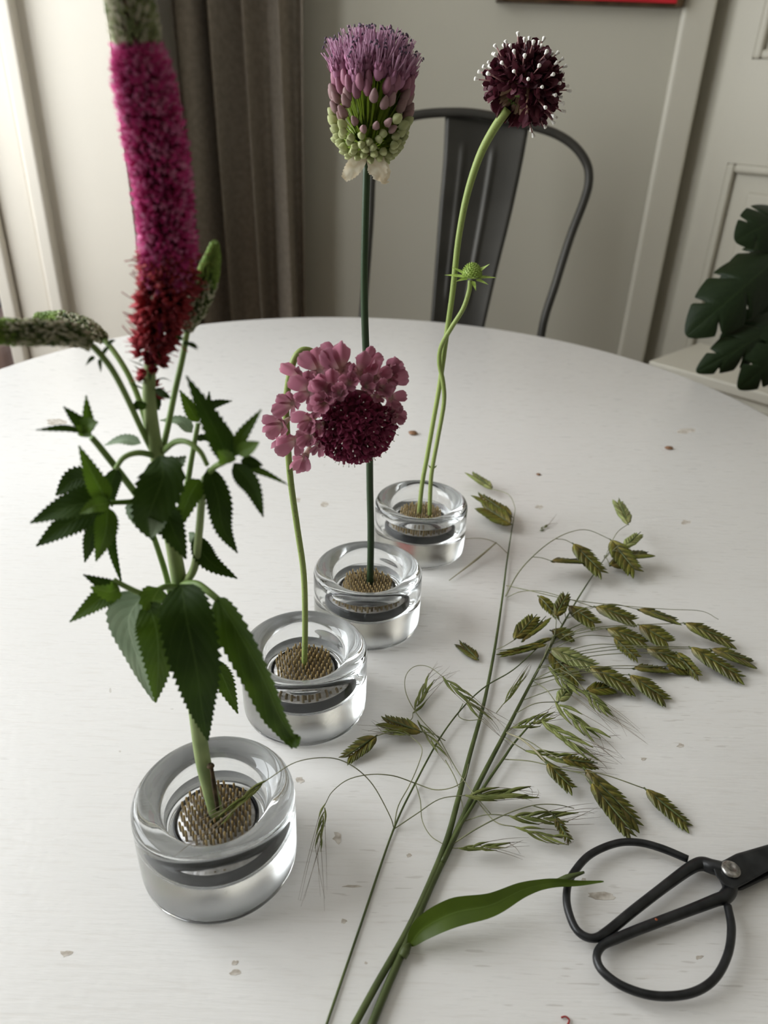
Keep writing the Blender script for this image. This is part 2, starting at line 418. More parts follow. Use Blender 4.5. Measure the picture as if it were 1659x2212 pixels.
# ================================================================== the room
def struct(o): o['kind'] = 'structure'; return o
YB = 1.88           # back wall
YP = 1.46           # face of the pier beside the doorway
XR, YF, ZC = 1.75, -2.0, 2.6
x_pier = at(236, 60, YP).x; x_case = at(45, 60, YP).x
struct(wobj('floor', *box((-2.6, YF - .1, -0.05), (XR + .1, 3.4, 0)), M_FLOOR, smooth=False))
struct(wobj('ceiling', *box((WIN_X - .1, YF - .1, ZC), (XR + .1, YB + .1, ZC + .1)), M_CEIL, smooth=False))
x_trimL = at(1470, 20, YB).x; x_trimR = at(1541, 20, YB).x
struct(wobj('wall_back', *box((x_pier - 0.02, YB, 0), (x_trimR, YB + .1, ZC)), M_WALL, smooth=False))
struct(wobj('wall_right', *box((XR, YF, 0), (XR + .1, 3.4, ZC)), M_WALL, smooth=False))
struct(wobj('wall_front', *box((WIN_X - .1, YF - .1, 0), (XR + .1, YF, ZC)), M_WALL, smooth=False))
b = MB()
for a_, b_ in (((WIN_X - .1, YF, 0), (WIN_X, WIN_Y0, ZC)), ((WIN_X - .1, WIN_Y1, 0), (WIN_X, YP + .1, ZC)),
               ((WIN_X - .1, WIN_Y0, 0), (WIN_X, WIN_Y1, WIN_Z0)), ((WIN_X - .1, WIN_Y0, WIN_Z1), (WIN_X, WIN_Y1, ZC))):
    b.add(box(a_, b_))
struct(b.obj('wall_left', M_CREAM, smooth=False))
win = thing('window_1', None, None, (WIN_X, (WIN_Y0 + WIN_Y1) / 2, WIN_Z0)); win['kind'] = 'structure'
fr = MB()
for a_, b_ in (((WIN_X - .07, WIN_Y0, WIN_Z0), (WIN_X - .02, WIN_Y0 + .05, WIN_Z1)), ((WIN_X - .07, WIN_Y1 - .05, WIN_Z0), (WIN_X - .02, WIN_Y1, WIN_Z1)),
               ((WIN_X - .07, WIN_Y0 + .05, WIN_Z0), (WIN_X - .02, WIN_Y1 - .05, WIN_Z0 + .05)), ((WIN_X - .07, WIN_Y0 + .05, WIN_Z1 - .05), (WIN_X - .02, WIN_Y1 - .05, WIN_Z1))):
    fr.add(box(a_, b_))
fr.obj('window_frame', M_CREAM, win, smooth=False)
ym = (WIN_Y0 + WIN_Y1) / 2
wobj('mullion', *box((WIN_X - .068, ym - .03, WIN_Z0 + .05), (WIN_X - .022, ym + .03, WIN_Z1 - .05)), M_CREAM, win, smooth=False)
wobj('window_sill', *box((WIN_X - .02, WIN_Y0 - .04, WIN_Z0 - .035), (WIN_X + .10, WIN_Y1 + .04, WIN_Z0)), M_CREAM, win, smooth=False)
# pier with the doorway casing on its left
struct(wobj('wall_pier', *box((x_case, YP, 0), (x_pier, YB + .1, ZC)), M_CREAM, smooth=False))
xa, xb, xc = at(10, 60, YP).x, at(45, 60, YP).x, at(-75, 60, YP).x
struct(wobj('trim_1', *box((xa, YP - .028, 0), (xb, YP + .10, 2.15)), M_CREAM, smooth=False)); bevel(bpy.data.objects['trim_1'], .006)
struct(wobj('trim_2', *box((xc, YP - .014, 0), (xa, YP + .10, 2.12)), M_CREAM, smooth=False)); bevel(bpy.data.objects['trim_2'], .008)
xd = at(-110, 60, YP).x
struct(wobj('trim_3', *box((xd, YP - .030, 0), (xc, YP + .10, 2.12)), M_CREAM, smooth=False)); bevel(bpy.data.objects['trim_3'], .006)
# what shows of the other room through the doorway: walls coloured near black for its unlit gloom, pale grey rug box and blush bench
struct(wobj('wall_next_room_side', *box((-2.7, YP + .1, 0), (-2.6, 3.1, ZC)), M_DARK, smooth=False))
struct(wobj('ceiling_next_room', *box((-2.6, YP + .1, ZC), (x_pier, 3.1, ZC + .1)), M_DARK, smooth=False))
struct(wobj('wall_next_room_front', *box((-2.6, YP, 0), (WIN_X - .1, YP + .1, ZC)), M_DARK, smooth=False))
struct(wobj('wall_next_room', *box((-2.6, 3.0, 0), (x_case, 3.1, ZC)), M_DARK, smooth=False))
struct(wobj('wall_over_doorway', *box((WIN_X, YP, 2.15), (x_case, YP + .1, ZC)), M_CREAM, smooth=False))
M_GREYBOX = m_paint('grey_lacquer', (0.22, 0.23, 0.25), 0.5); M_BLUSH = m_paint('blush_fabric', (0.55, 0.40, 0.36), 0.9)
pg = at(-60, 700, 2.1); pk = at(-30, 770, 1.75)
o = wobj('storage_box', *box((pg.x - .5, 2.1, 0), (pg.x + .16, 2.5, at(0, 672, 2.1).z)), M_GREYBOX, smooth=False, base=True); bevel(o, .01)
setp(o, 'grey box glimpsed through the doorway at the far left', 'box')
o = wobj('upholstered_bench', *box((pk.x - .4, 1.66, 0), (pk.x + .085, 2.0, at(0, 742, 1.66).z)), M_BLUSH, smooth=False, base=True); bevel(o, .03)
setp(o, 'blush pink upholstered bench in the doorway beyond the table', 'bench')

# curtain, hanging in the recess between the pier and the back wall
def make_curtain():
    x0, x1 = at(352, 60, 1.72).x, at(655, 300, 1.78).x
    n, zs = 150, 26
    v, f = [], []
    z0, z1 = 0.02, 2.45
    for k in range(zs + 1):
        z = lerp(z0, z1, k / zs)
        for i in range(n + 1):
            t = i / n
            y = 1.76 + 0.030 * math.sin(t * 2 * math.pi * 4.3 + 0.4 + 0.25 * math.sin(z * 2)) + 0.007 * math.sin(t * 2 * math.pi * 7.3 + z * 1.1)
            v.append(V((lerp(x0, x1, t) + 0.008 * math.sin(t * 23 + z * 2), y, z)))
    for k in range(zs):
        for i in range(n):
            a = k * (n + 1) + i; f.append((a, a + 1, a + n + 2, a + n + 1))
    o = wobj('curtain', v, f, M_CURTAIN, base=True)
    md = o.modifiers.new('solid', 'SOLIDIFY'); md.thickness = 0.003
    setp(o, 'taupe linen curtain hanging in folds against the back wall', 'curtain')
    rail = wobj('curtain_rail', *tube([(x0 - .02, 1.76, 2.46), (x1 + .06, 1.76, 2.46)], 0.012, 12), M_CHAIR)
    rail.parent = o; rail.matrix_parent_inverse = W['curtain'].inverted()
make_curtain()

# picture: only its lower edge shows
pl, pr_ = at(1085, 4, YB - .02), at(1468, 12, YB - .02)
pic = thing('picture', 'red canvas picture in a dark frame high on the back wall', 'picture', (0.5 * (pl.x + pr_.x), YB - .02, pr_.z))
zb = pr_.z
wobj('canvas', *box((pl.x, YB - .036, zb + .002), (pr_.x - .012, YB - .012, zb + .55)), M_RED, pic, smooth=False)
fb = MB()
fb.add(box((pr_.x - .012, YB - .042, zb - .004), (pr_.x, YB, zb + .56))); fb.add(box((pl.x - .012, YB - .042, zb - .004), (pl.x, YB, zb + .56)))
fb.add(box((pl.x, YB - .030, zb - .004), (pr_.x - .012, YB, zb + .002))); fb.add(box((pl.x, YB - .042, zb + .55), (pr_.x - .012, YB, zb + .56)))
fb.obj('picture_frame', M_PFRAME, pic, smooth=False)

# door casing and the half-open panelled door at the right
struct(wobj('trim_4', *box((x_trimL, YB - .022, 0), (x_trimR, YB, 2.15)), M_TRIM, smooth=False)); bevel(bpy.data.objects['trim_4'], .008)
struct(wobj('wall_back_right', *box((x_trimR, YB + .02, 2.1), (XR, YB + .1, ZC)), M_WALL, smooth=False))
HP = V((x_trimR - .015, YB + .075, 0)); du = V((0.66, -0.75, 0)).normalized(); dn = V((-du.y, du.x, 0)) * -1   # dn faces the camera side
if dn.y > 0: dn = -dn
door = thing('door_1', None, None, HP); door['kind'] = 'structure'
def dpt(s, z, dpt_=0.0): return HP + du * s + V((0, 0, z)) + dn * dpt_
def dbox(s0, s1, z0, z1, d0, d1):
    v = [dpt(s, z, d) for z in (z0, z1) for (s, d) in ((s0, d0), (s1, d0), (s1, d1), (s0, d1))]
    return v, [(0, 3, 2, 1), (4, 5, 6, 7), (0, 1, 5, 4), (1, 2, 6, 5), (2, 3, 7, 6), (3, 0, 4, 7)]
def dsz(px, py):
    p = onplane(px, py, HP, dn); return (p - HP).dot(du), p.z
sl, zl = dsz(1572, 352); s_u, zu = dsz(1642, 128)
DW = 0.78
# stiles and rails stand 12 mm proud of the panels
for nm, q in (('stile', (0, sl, 0, 2.05)), ('stile', (DW - sl, DW, 0, 2.05)), ('rail', (sl, DW - sl, 0, 0.22)),
              ('rail', (sl, DW - sl, zl, zu)), ('rail', (sl, DW - sl, 1.93, 2.05))):
    wobj(nm, *dbox(*q, -0.038, 0.0), M_DOOR, door, smooth=False)
for z0, z1 in ((0.22, zl), (zu, 1.93)):
    p = wobj('door_panel', *dbox(sl, DW - sl, z0, z1, -0.03, -0.014), M_DOOR, door, smooth=False)
    e = 0.055
    q = wobj('raised_field', *dbox(sl + e, DW - sl - e, z0 + e, z1 - e, -0.016, -0.004), M_DOOR, p, smooth=False); bevel(q, .008, 2)
    for a_ in ((sl, sl + .018, z0, z1), (DW - sl - .018, DW - sl, z0, z1), (sl + .018, DW - sl - .018, z0, z0 + .018), (sl + .018, DW - sl - .018, z1 - .018, z1)):
        mo = wobj('moulding', *dbox(*a_, -0.014, 0.004), M_DOOR, p, smooth=False); bevel(mo, .006, 2)
kb = wobj('door_handle', *tube([dpt(DW - .06, 1.0, 0), dpt(DW - .06, 1.0, .05), dpt(DW - .17, 1.0, .055)], 0.008, 8), M_STEEL, door)

# low white bench carrying the monstera
bz = 0.60
def onz(px, py, z):
    r = ray(px, py); return CAM + r * ((z - CAMZ) / r.z)
c0, c1 = onz(1418, 779, bz), onz(1659, 846, bz)
bu = (c1 - c0); bu.z = 0; bu.normalize(); bn = V((-bu.y, bu.x, 0))
if bn.y < 0: bn = -bn
bench = thing('low_cabinet', 'low white cabinet in front of the panelled door', 'cabinet', V((c0.x, c0.y, 0)) + bu * .3)
def bbox(s0, s1, d0, d1, z0, z1):
    v = [V((c0.x, c0.y, 0)) + bu * s + bn * d + V((0, 0, z)) for z in (z0, z1) for (s, d) in ((s0, d0), (s1, d0), (s1, d1), (s0, d1))]
    return v, [(0, 3, 2, 1), (4, 5, 6, 7), (0, 1, 5, 4), (1, 2, 6, 5), (2, 3, 7, 6), (3, 0, 4, 7)]
DB = 0.20
o = wobj('top', *bbox(-.01, .66, -.012, DB, bz - .022, bz), M_TRIM, bench, smooth=False); bevel(o, .004)
wobj('body', *bbox(0, .65, 0, DB - .01, 0.0, bz - .022), M_TRIM, bench, smooth=False)
for k in range(2):
    dd = wobj('cabinet_door', *bbox(.01 + k * .32, .325 + k * .32, -.010, 0, .06, bz - .04), M_TRIM, bench, smooth=False)
    pk_ = V((c0.x, c0.y, 0)) + bu * (.29 + k * .07) - bn * .018 + V((0, 0, bz - .16))
    wobj('knob', *tube([pk_ + bn * .012, pk_, pk_ - bn * .008], [.004, .006, .009, .004], 8), M_STEEL, dd)
# ================================================================== monstera
def monstera_leaf_mesh(L, Wd, seed, cuts=4):
    """flat heart-shaped leaf with deep finger cuts, along +Y, facing +Z"""
    rs = random.Random(seed); mb = MB()
    n = 56
    for s in (-1, 1):
        v, f, uv = [], [], []
        for i in range(n + 1):
            t = i / n
            prof = math.sin(math.pi * min(1, (t * 0.93 + 0.07)) ** 0.72) ** 0.75
            g = (t * (cuts + .5) + (0.15 if s > 0 else 0)) % 1.0
            cut = 1.0 - 0.52 * max(0.0, math.cos((g - .5) * 2 * math.pi * 1.0)) ** 14 if 0.14 < t < 0.86 else 1.0
            w = Wd / 2 * prof * cut + 0.002
            for q in range(6):
                u = q / 5
                y = t * L + u * w * 0.35 - (0.16 * L * u * (1 - t) ** 3)
                v.append(V((s * u * w, y, -0.30 * u * u * w + 0.10 * L * math.sin(t * 2.6) - .22 * L * t * t))); uv.append((.5 + s * u / 2, t))
        for i in range(n):
            for q in range(5):
                a = i * 6 + q; f.append((a, a + 1, a + 7, a + 6) if s > 0 else (a, a + 6, a + 7, a + 1))
        mb.add((v, f, uv))
    return mb.mesh('monstera_leaf', M_MONST)
YM = 1.18
potp = V((c0.x, c0.y, bz)) + bu * .47 + bn * .09
mon = thing('potted_monstera', 'dark green potted monstera with split leaves at the right edge', 'plant', potp)
wobj('pot', *lathe([(0, 0), (.065, 0), (.072, .005), (.085, .13), (.088, .135), (.080, .135), (.074, .11), (0, .11)], 40, potp), M_POT, mon)
wobj('soil', *lathe([(0, .112), (.05, .116), (.0755, .112)], 32, potp), M_SOIL, mon)
ml = [monstera_leaf_mesh(1.0, .86, k, 3 + k % 2) for k in range(3)]
crown = potp + V((0, 0, .11))
for k, (bx_, by_, tx, ty, Y0, Y1, sz, nx, nz) in enumerate((
        (1672, 565, 1504, 708, 1.12, 1.04, .62, -.35, .30), (1690, 520, 1556, 645, 1.18, 1.14, .62, -.55, .20),
        (1700, 470, 1608, 505, 1.18, 1.12, .85, -.2, .55), (1685, 655, 1572, 735, 1.14, 1.10, .60, .35, .30),
        (1700, 690, 1532, 792, 1.10, 1.02, .42, .1, .55), (1720, 705, 1618, 838, 1.08, 1.02, .70, .3, .35), (1800, 500, 1860, 640, 1.15, 1.1, 1.0, .3, .5))):
    p0, p1 = at(bx_, by_, Y0), at(tx, ty, Y1)
    d = (p1 - p0); L = d.length
    nrm = V((nx, -1, nz)).normalized()
    y = d.normalized(); x = y.cross(nrm).normalized(); z = x.cross(y)
    M = Matrix((x, y, z)).transposed().to_4x4() @ Matrix.Diagonal((L * sz, L, L, 1)); M.translation = p0
    lf = place('leaf', ml[k % 3], mon, M)
    wobj('petiole', *tube([crown + V((rnd(-.02, .02), rnd(-.02, .02), 0)), lerp(crown, p0, .6) + V((.02, .02, .06)), p0], [.006, .004, .003], 8), M_MSTEM, lf)

# ================================================================== chair
def chair_back():
    YT, YS = 1.58, 1.49          # recline: top further back
    def cpt(px, py, dy=0):
        t = (py - 240) / 480.0
        return at(px, py, lerp(YT, YS, t) + dy)
    seat_z = 0.46
    hoop = [(780, 730), (790, 600), (799, 470), (803, 380), (812, 320), (838, 276), (885, 252), (960, 243), (1040, 247), (1141, 270), (1202, 290), (1243, 318), (1268, 355), (1272, 392), (1262, 433), (1232, 512), (1202, 608), (1168, 729)]
    P = [cpt(*q) for q in hoop]
    lft, rgt = P[0], P[-1]
    cxm = (lft.x + rgt.x) / 2
    ch = thing('metal_chair', 'gunmetal metal chair with a hooped back behind the table', 'chair', (cxm, 1.35, 0))
    sw = 0.19
    seatb = 1.47
    full = [V((cxm - sw, seatb, seat_z))] + P + [V((cxm + sw, seatb, seat_z))]
    wobj('back_frame', *tube(full, 0.0082, 12, 5), M_CHAIR, ch)
    # splat: a sheet with two pressed ribs
    L_ = [(962, 246), (958, 340), (949, 450), (940, 570), (930, 700)]; R_ = [(1145, 268), (1128, 360), (1104, 470), (1074, 590), (1046, 712)]
    v, f, uv = [], [], []
    rows, cols = 40, 60
    Ls = catmull([cpt(*q, .004) for q in L_], 10); Rs = catmull([cpt(*q, .004) for q in R_], 10)
    dn_ = (Rs[0] - Ls[0]).cross(Ls[-1] - Ls[0]).normalized()
    if dn_.y > 0: dn_ = -dn_
    Lb, Rb = V((cxm - .07, seatb, seat_z)), V((cxm + .07, seatb, seat_z))
    Ls.append(Lb); Rs.append(Rb)
    for i in range(len(Ls)):
        t = i / (len(Ls) - 1)
        for j in range(cols + 1):
            u = j / cols
            h = 0
            for c in (.24, .62):
                if .14 < t < .9: h += .0035 * math.exp(-((u - c) / .035) ** 2) * min(1, (t - .14) * 20, (.9 - t) * 20)
            h += -.012 * (1 - (2 * u - 1) ** 2)
            if u < .02 or u > .98: h -= .006
            v.append(lerp(Ls[i], Rs[i], u) + dn_ * h)
    for i in range(len(Ls) - 1):
        for j in range(cols):
            a = i * (cols + 1) + j; f.append((a, a + 1, a + cols + 2, a + cols + 1))
    o = wobj('back_splat', v, f, M_CHAIR, ch); md = o.modifiers.new('solid', 'SOLIDIFY'); md.thickness = .002
    # seat pan and four splayed legs
    n = 8; prof = []
    o = wobj('seat', *box((cxm - .20, 1.10, seat_z - .02), (cxm + .20, seatb + .02, seat_z)), M_CHAIR, ch, smooth=False); bevel(o, .018, 4)
    for sx_, sy_ in ((-1, 0), (1, 0), (-1, 1), (1, 1)):
        top = V((cxm + sx_ * .18, 1.13 if sy_ == 0 else seatb, seat_z - .015)); bot = V((cxm + sx_ * .225, 1.09 if sy_ == 0 else seatb + .06, .0))
        d = MB(); w0, w1 = .020, .013
        vv = []
        for p, w in ((bot, w1), (top, w0)):
            for a_, b_ in ((-w, -w), (w, -w), (w, w), (-w, w)): vv.append(p + V((a_, b_, 0)))
        wobj('leg', vv, [(0, 3, 2, 1), (4, 5, 6, 7), (0, 1, 5, 4), (1, 2, 6, 5), (2, 3, 7, 6), (3, 0, 4, 7)], M_CHAIR, ch, smooth=False)
chair_back()

# ================================================================== table
TC, TR, TN = V((-0.034, 0.762, 0)), 0.531, 0.46     # far round end, radius, how far the straight part runs back to the near end
def stadium(r, n=72):
    pts = []
    for i in range(n + 1):
        g = math.pi * i / n; pts.append(V((TC.x + r * math.cos(g), TC.y + r * math.sin(g), 0)))
    for i in range(n + 1):
        g = math.pi + math.pi * i / n; pts.append(V((TC.x + r * math.cos(g), TC.y - TN + r * math.sin(g), 0)))
    return pts
def slab(rz):
    v, f = [], []
    n = None
    for (r, z) in rz:
        ring = stadium(r); n = len(ring); v += [p + V((0, 0, z)) for p in ring]
    for i in range(len(rz) - 1):
        for j in range(n): f.append((i * n + j, i * n + (j + 1) % n, (i + 1) * n + (j + 1) % n, (i + 1) * n + j))
    f.append(tuple(range(n - 1, -1, -1))); f.append(tuple((len(rz) - 1) * n + j for j in range(n)))
    return v, f
table = thing('dining_table', 'round-ended white painted wooden table with worn brush marks', 'table', (TC.x, TC.y - TN / 2, 0))
wobj('tabletop', *slab([(TR - .006, TABLE - .028), (TR - .001, TABLE - .024), (TR, TABLE - .014), (TR - .001, TABLE - .005), (TR - .004, TABLE - .0012), (TR - .009, TABLE)]), M_TABLE, table)
wobj('apron', *slab([(TR - .09, TABLE - .11), (TR - .09, TABLE - .028)]), M_TABLE, table, smooth=False)
for sx_ in (-1, 1):
    for sy_ in (0, 1):
        lp = V((TC.x + sx_ * .30, TC.y + .28 if sy_ else TC.y - TN - .26, 0))
        wobj('leg', *lathe([(0, 0), (.018, 0), (.024, .04), (.026, .3), (.034, .5), (.034, TABLE - .11), (0, TABLE - .11)], 20, lp), M_TABLE, table)
# patches where the paint has chipped away
chips = [(730, 1808, 11, 15), (742, 1990, 8, 6), (968, 1950, 8, 8), (884, 1848, 6, 5), (648, 1685, 9, 8), (143, 2060, 16, 8), (508, 2100, 12, 9), (508, 2080, 8, 6),
         (790, 2080, 4, 4), (1510, 2068, 10, 5), (1470, 1611, 9, 6), (1300, 1935, 40, 9), (120, 910, 24, 9), (1480, 930, 22, 6), (1165, 1095, 9, 5), (1480, 1128, 12, 5), (760, 1915, 20, 3), (1390, 1640, 7, 4), (1260, 1900, 6, 4), (905, 1080, 8, 6), (700, 1090, 9, 6), (640, 1080, 10, 5)]
for px, py, rx, ry in chips:
    k = 13; v = []
    cpos = tab(px, py, .0)
    for i in range(k):
        g = 2 * math.pi * i / k; q = rnd(.55, 1.15)
        v.append(tab(px + rx * q * math.cos(g), py + ry * q * math.sin(g)))
    vt = [V((p.x, p.y, TABLE + .00012)) for p in v] + [V((p.x, p.y, TABLE - .001)) for p in v]
    f = [tuple(range(k))[::-1]] + [(i, (i + 1) % k, k + (i + 1) % k, k + i) for i in range(k)]
    wobj('paint_chip', vt, f, M_CHIP, table, smooth=False)

# ================================================================== glass vases with pin holders
GR, GH = 0.0385, 0.046
CAV = 0.0180                     # cavity floor
WL = 0.0335                      # water level
PROF = [(0.0001, .0012), (.012, .0012), (.024, .0011), (.0300, .0007), (.0325, .0001), (.0345, 0), (.0364, .0006), (.0377, .0020), (.0382, .0042), (.0384, .0090), (.0385, .0200), (.0385, .0340), (.0385, .0395),
        (.0383, .0420), (.0376, .0440), (.0363, .0454), (.0344, .0460), (.0320, .0458), (.0294, .0448), (.0272, .0434), (.0257, .0416), (.0250, .0396), (.0248, .0365),
        (.0245, WL), (.0242, .0270), (.0240, .0220), (.0234, .0195), (.0222, .0183), (.0200, CAV), (.0001, CAV)]
WETI = next(i for i, p in enumerate(PROF) if p == (.0245, WL))
def smooth_prof():
    out, wet = [], []
    P = [V((r, z, 0)) for r, z in PROF]
    for i in range(len(P) - 1):
        a = P[max(i - 1, 0)]; b_ = P[i]; c = P[i + 1]; d = P[min(i + 2, len(P) - 1)]
        for k in range(3):
            t = k / 3
            q = 0.5 * (2 * b_ + (c - a) * t + (2 * a - 5 * b_ + 4 * c - d) * t * t + (3 * b_ - a - 3 * c + d) * t ** 3)
            out.append((max(q.x, .0001), q.y)); wet.append(i >= WETI)
    out.append(PROF[-1]); return out, wet
GP, GW = smooth_prof()
gv, gf = lathe(GP, 96)
GLASS_ME = mesh('glass_vase', gv, gf, [M_GLASS, M_GLASSW, M_GLASSB], True, None, [1 if GW[i // 96] else (2 if i // 96 < 9 else 0) for i in range(len(gf))])
wp = [(.0001, CAV - .0003), (.0200, CAV - .0003), (.0225, .0180), (.0236, .0193), (.0242, .0220), (.0244, .0270), (.0247, WL - .0002), (.02465, WL)]
wv, wf = lathe(wp + [(.0242, WL - .0001), (.0234, WL - .0004), (.0200, WL - .0005), (.0001, WL - .0005)], 72)
WATER_ME = mesh('water', wv, wf, [M_WSIDE, M_WATER], True, None, [0 if i // 72 < 7 else 1 for i in range(len(wf))])
KR = 0.0196
LEAD_ME = mesh('lead_base', *lathe([(.0001, 0), (.0188, 0), (.0190, .0064), (.0184, .0070), (.0001, .0070)], 48), M_LEAD)
RUB_ME = mesh('rubber_ring', *lathe([(.0189, .0004), (.0205, .0004), (.0208, .0012), (.0208, .0068), (.0204, .0076), (.0196, .0076), (.0191, .0070), (.0189, .0004)], 64), M_RUBBER)
PIN_ME = mesh('pin', *lathe([(.0001, 0), (.00064, 0), (.00064, .0086), (.0005, .0096), (.0001, .0102)], 7), M_BRASS)
GC = []
vases = []
GC = [V(q) for q in ((-.0765, .2448, 0), (-.0456, .3547, 0), (-.0099, .4431, 0), (.0307, .5473, 0))]
glabel = ['nearest and largest looking clear glass vase, holding the magenta spike', 'clear glass vase holding the drooping pink flower, second from the front',
          'clear glass vase holding the straight purple globe flower', 'farthest clear glass vase, holding the dark maroon flower and a green bud']
wlabel = ['water in the nearest glass vase', 'water in the glass vase of the drooping pink flower', 'water in the glass vase of the purple globe flower', 'water in the farthest glass vase']
klabel = ['round brass pin holder inside the nearest glass vase', 'round brass pin holder under the drooping pink flower', 'round brass pin holder under the purple globe flower', 'round brass pin holder inside the farthest glass vase']
for k, c in enumerate(GC):
    c = V((c.x, c.y, TABLE + .0002)); GC[k] = c
    o = place('glass_vase', GLASS_ME, None, Matrix.Translation(c)); setp(o, glabel[k], 'vase', 'clear glass flower vases in a row')
    o = place('water', WATER_ME, None, Matrix.Translation(c)); setp(o, wlabel[k], 'water', 'water in the vases', 'stuff')
    kb_ = c + V((0, 0, CAV + .0002))
    kz = thing('pin_holder', klabel[k], 'flower frog', kb_, 'pin holders in the vases')
    rot = Matrix.Rotation((0.15, 1.3, 0.9, 2.0)[k], 4, 'Z')
    place('lead_base', LEAD_ME, kz, Matrix.Translation(kb_)); place('rubber_ring', RUB_ME, kz, Matrix.Translation(kb_))
    sp_ = .00325
    for i in range(-8, 9):
        for j in range(-8, 9):
            q = V((sp_ * (i + .5 * (j % 2)), sp_ * .866 * j, 0))
            if q.length > .0174: continue
            q = rot @ q
            place('pin', PIN_ME, kz, Matrix.Translation(kb_ + q + V((rnd(-.0002, .0002), rnd(-.0002, .0002), .0068))) @ Matrix.Rotation(rnd(-.05, .05), 4, 'X'))
# ================================================================== leaf builder
def leaf_data(mid, width, nrm, fold=0.25, teeth=11, jag=0.20, twist=0.0, wave=0.05, prof=None, seed=0):
    rs = random.Random(seed)
    n = teeth * 2
    p = catmull(mid, 12); m_ = len(p) - 1
    nrm = V(nrm).normalized()
    def smp(t):
        x = t * m_; k = min(int(x), m_ - 1); return lerp(p[k], p[k + 1], x - k)
    v, f, uv = [], [], []
    ss = (-1, -.62, -.25, 0, .25, .62, 1)
    L = sum((p[i + 1] - p[i]).length for i in range(m_))
    for i in range(n + 1):
        t = i / n
        c = smp(t); tg = (smp(min(1, t + .02)) - smp(max(0, t - .02))).normalized()
        nn = nrm - tg * nrm.dot(tg)
        nn.normalize()
        if twist: nn = Matrix.Rotation(twist * t, 3, tg) @ nn
        sd = tg.cross(nn)
        w = (prof(t) if prof else (math.sin(math.pi * (t ** 0.62)) ** 0.9 if 0 < t < 1 else 0)) * width / 2
        w = max(w, width * .012)
        for s in ss:
            e = abs(s) == 1
            ww = w; fw = 0
            if e and jag:
                if i % 2 == 0: ww = w * (1 - jag); fw = 0
                else: ww = w * (1 + jag * .35); fw = L / n * .75
            wob = wave * w * math.sin(t * 9 + s * 2.3 + seed) * abs(s)
            v.append(c + sd * (s * ww) + nn * (fold * abs(s) * w + wob) + tg * fw)
            uv.append((.5 + s / 2, t))
    k = len(ss)
    for i in range(n):
        for j in range(k - 1):
            a = i * k + j; f.append((a, a + 1, a + k + 1, a + k))
    return v, f, uv
LEAFN = [0]
def leaf(parent, pts, width, mat, Y, nrm=(0, -1, .25), fold=.25, teeth=11, jag=.2, twist=0, wave=.06, name='leaf', prof=None):
    """pts: (px, py) or (px, py, dY); width in picture pixels at that depth"""
    P = [at(q[0], q[1], Y + (q[2] if len(q) > 2 else 0)) for q in pts]
    mpp = ((P[0] - CAM).dot(-cz)) / FPX
    LEAFN[0] += 1
    v, f, uv = leaf_data(P, width * mpp, nrm, fold, int(teeth * 1.45 + .5), jag * .72, twist, wave, prof, LEAFN[0])
    return wobj(name, v, f, mat, parent, True, uv)
def stem_px(pts, Y):
    return [at(q[0], q[1], Y + (q[2] if len(q) > 2 else 0)) for q in pts]
def mpp_at(P): return (P - CAM).dot(-cz) / FPX

# ================================================================== veronica in the nearest vase
YV = GC[0].y
vb = V((GC[0].x + .001, GC[0].y - .001, TABLE + CAV + .010))
base_px = (458, 1752)
ver = thing('veronica_stem', 'tall magenta veronica flower spike with toothed green leaves in the nearest vase', 'flower', vb)
stem_pts = [vb] + stem_px([(441, 1655), (427, 1560), (412, 1440), (398, 1330), (388, 1262), (374, 1180), (356, 1090), (342, 1000), (330, 930), (322, 850), (326, 760, .002)], YV)
mp = mpp_at(stem_pts[2])
wobj('stem', *tube(stem_pts, [17 * mp, 17 * mp, 16.5 * mp, 15.5 * mp, 15 * mp, 15 * mp, 13.5 * mp, 13 * mp, 12.5 * mp, 12 * mp, 11 * mp, 9 * mp], 14), M_STEMV, ver)
sc_ = at(455, 1655, YV - .0042)
wobj('leaf_scar', *lathe([(.0001, .0009), (.0009, .0011), (.0016, .0006), (.0018, 0)], 12, sc_), M_SCAR, ver)
wobj('stem_stripe', *tube([at(457, 1660, YV - .0040), at(463, 1700, YV - .0042), at(470, 1748, YV - .0040)], [.0009, .0012, .0010], 8), M_SCAR, ver)

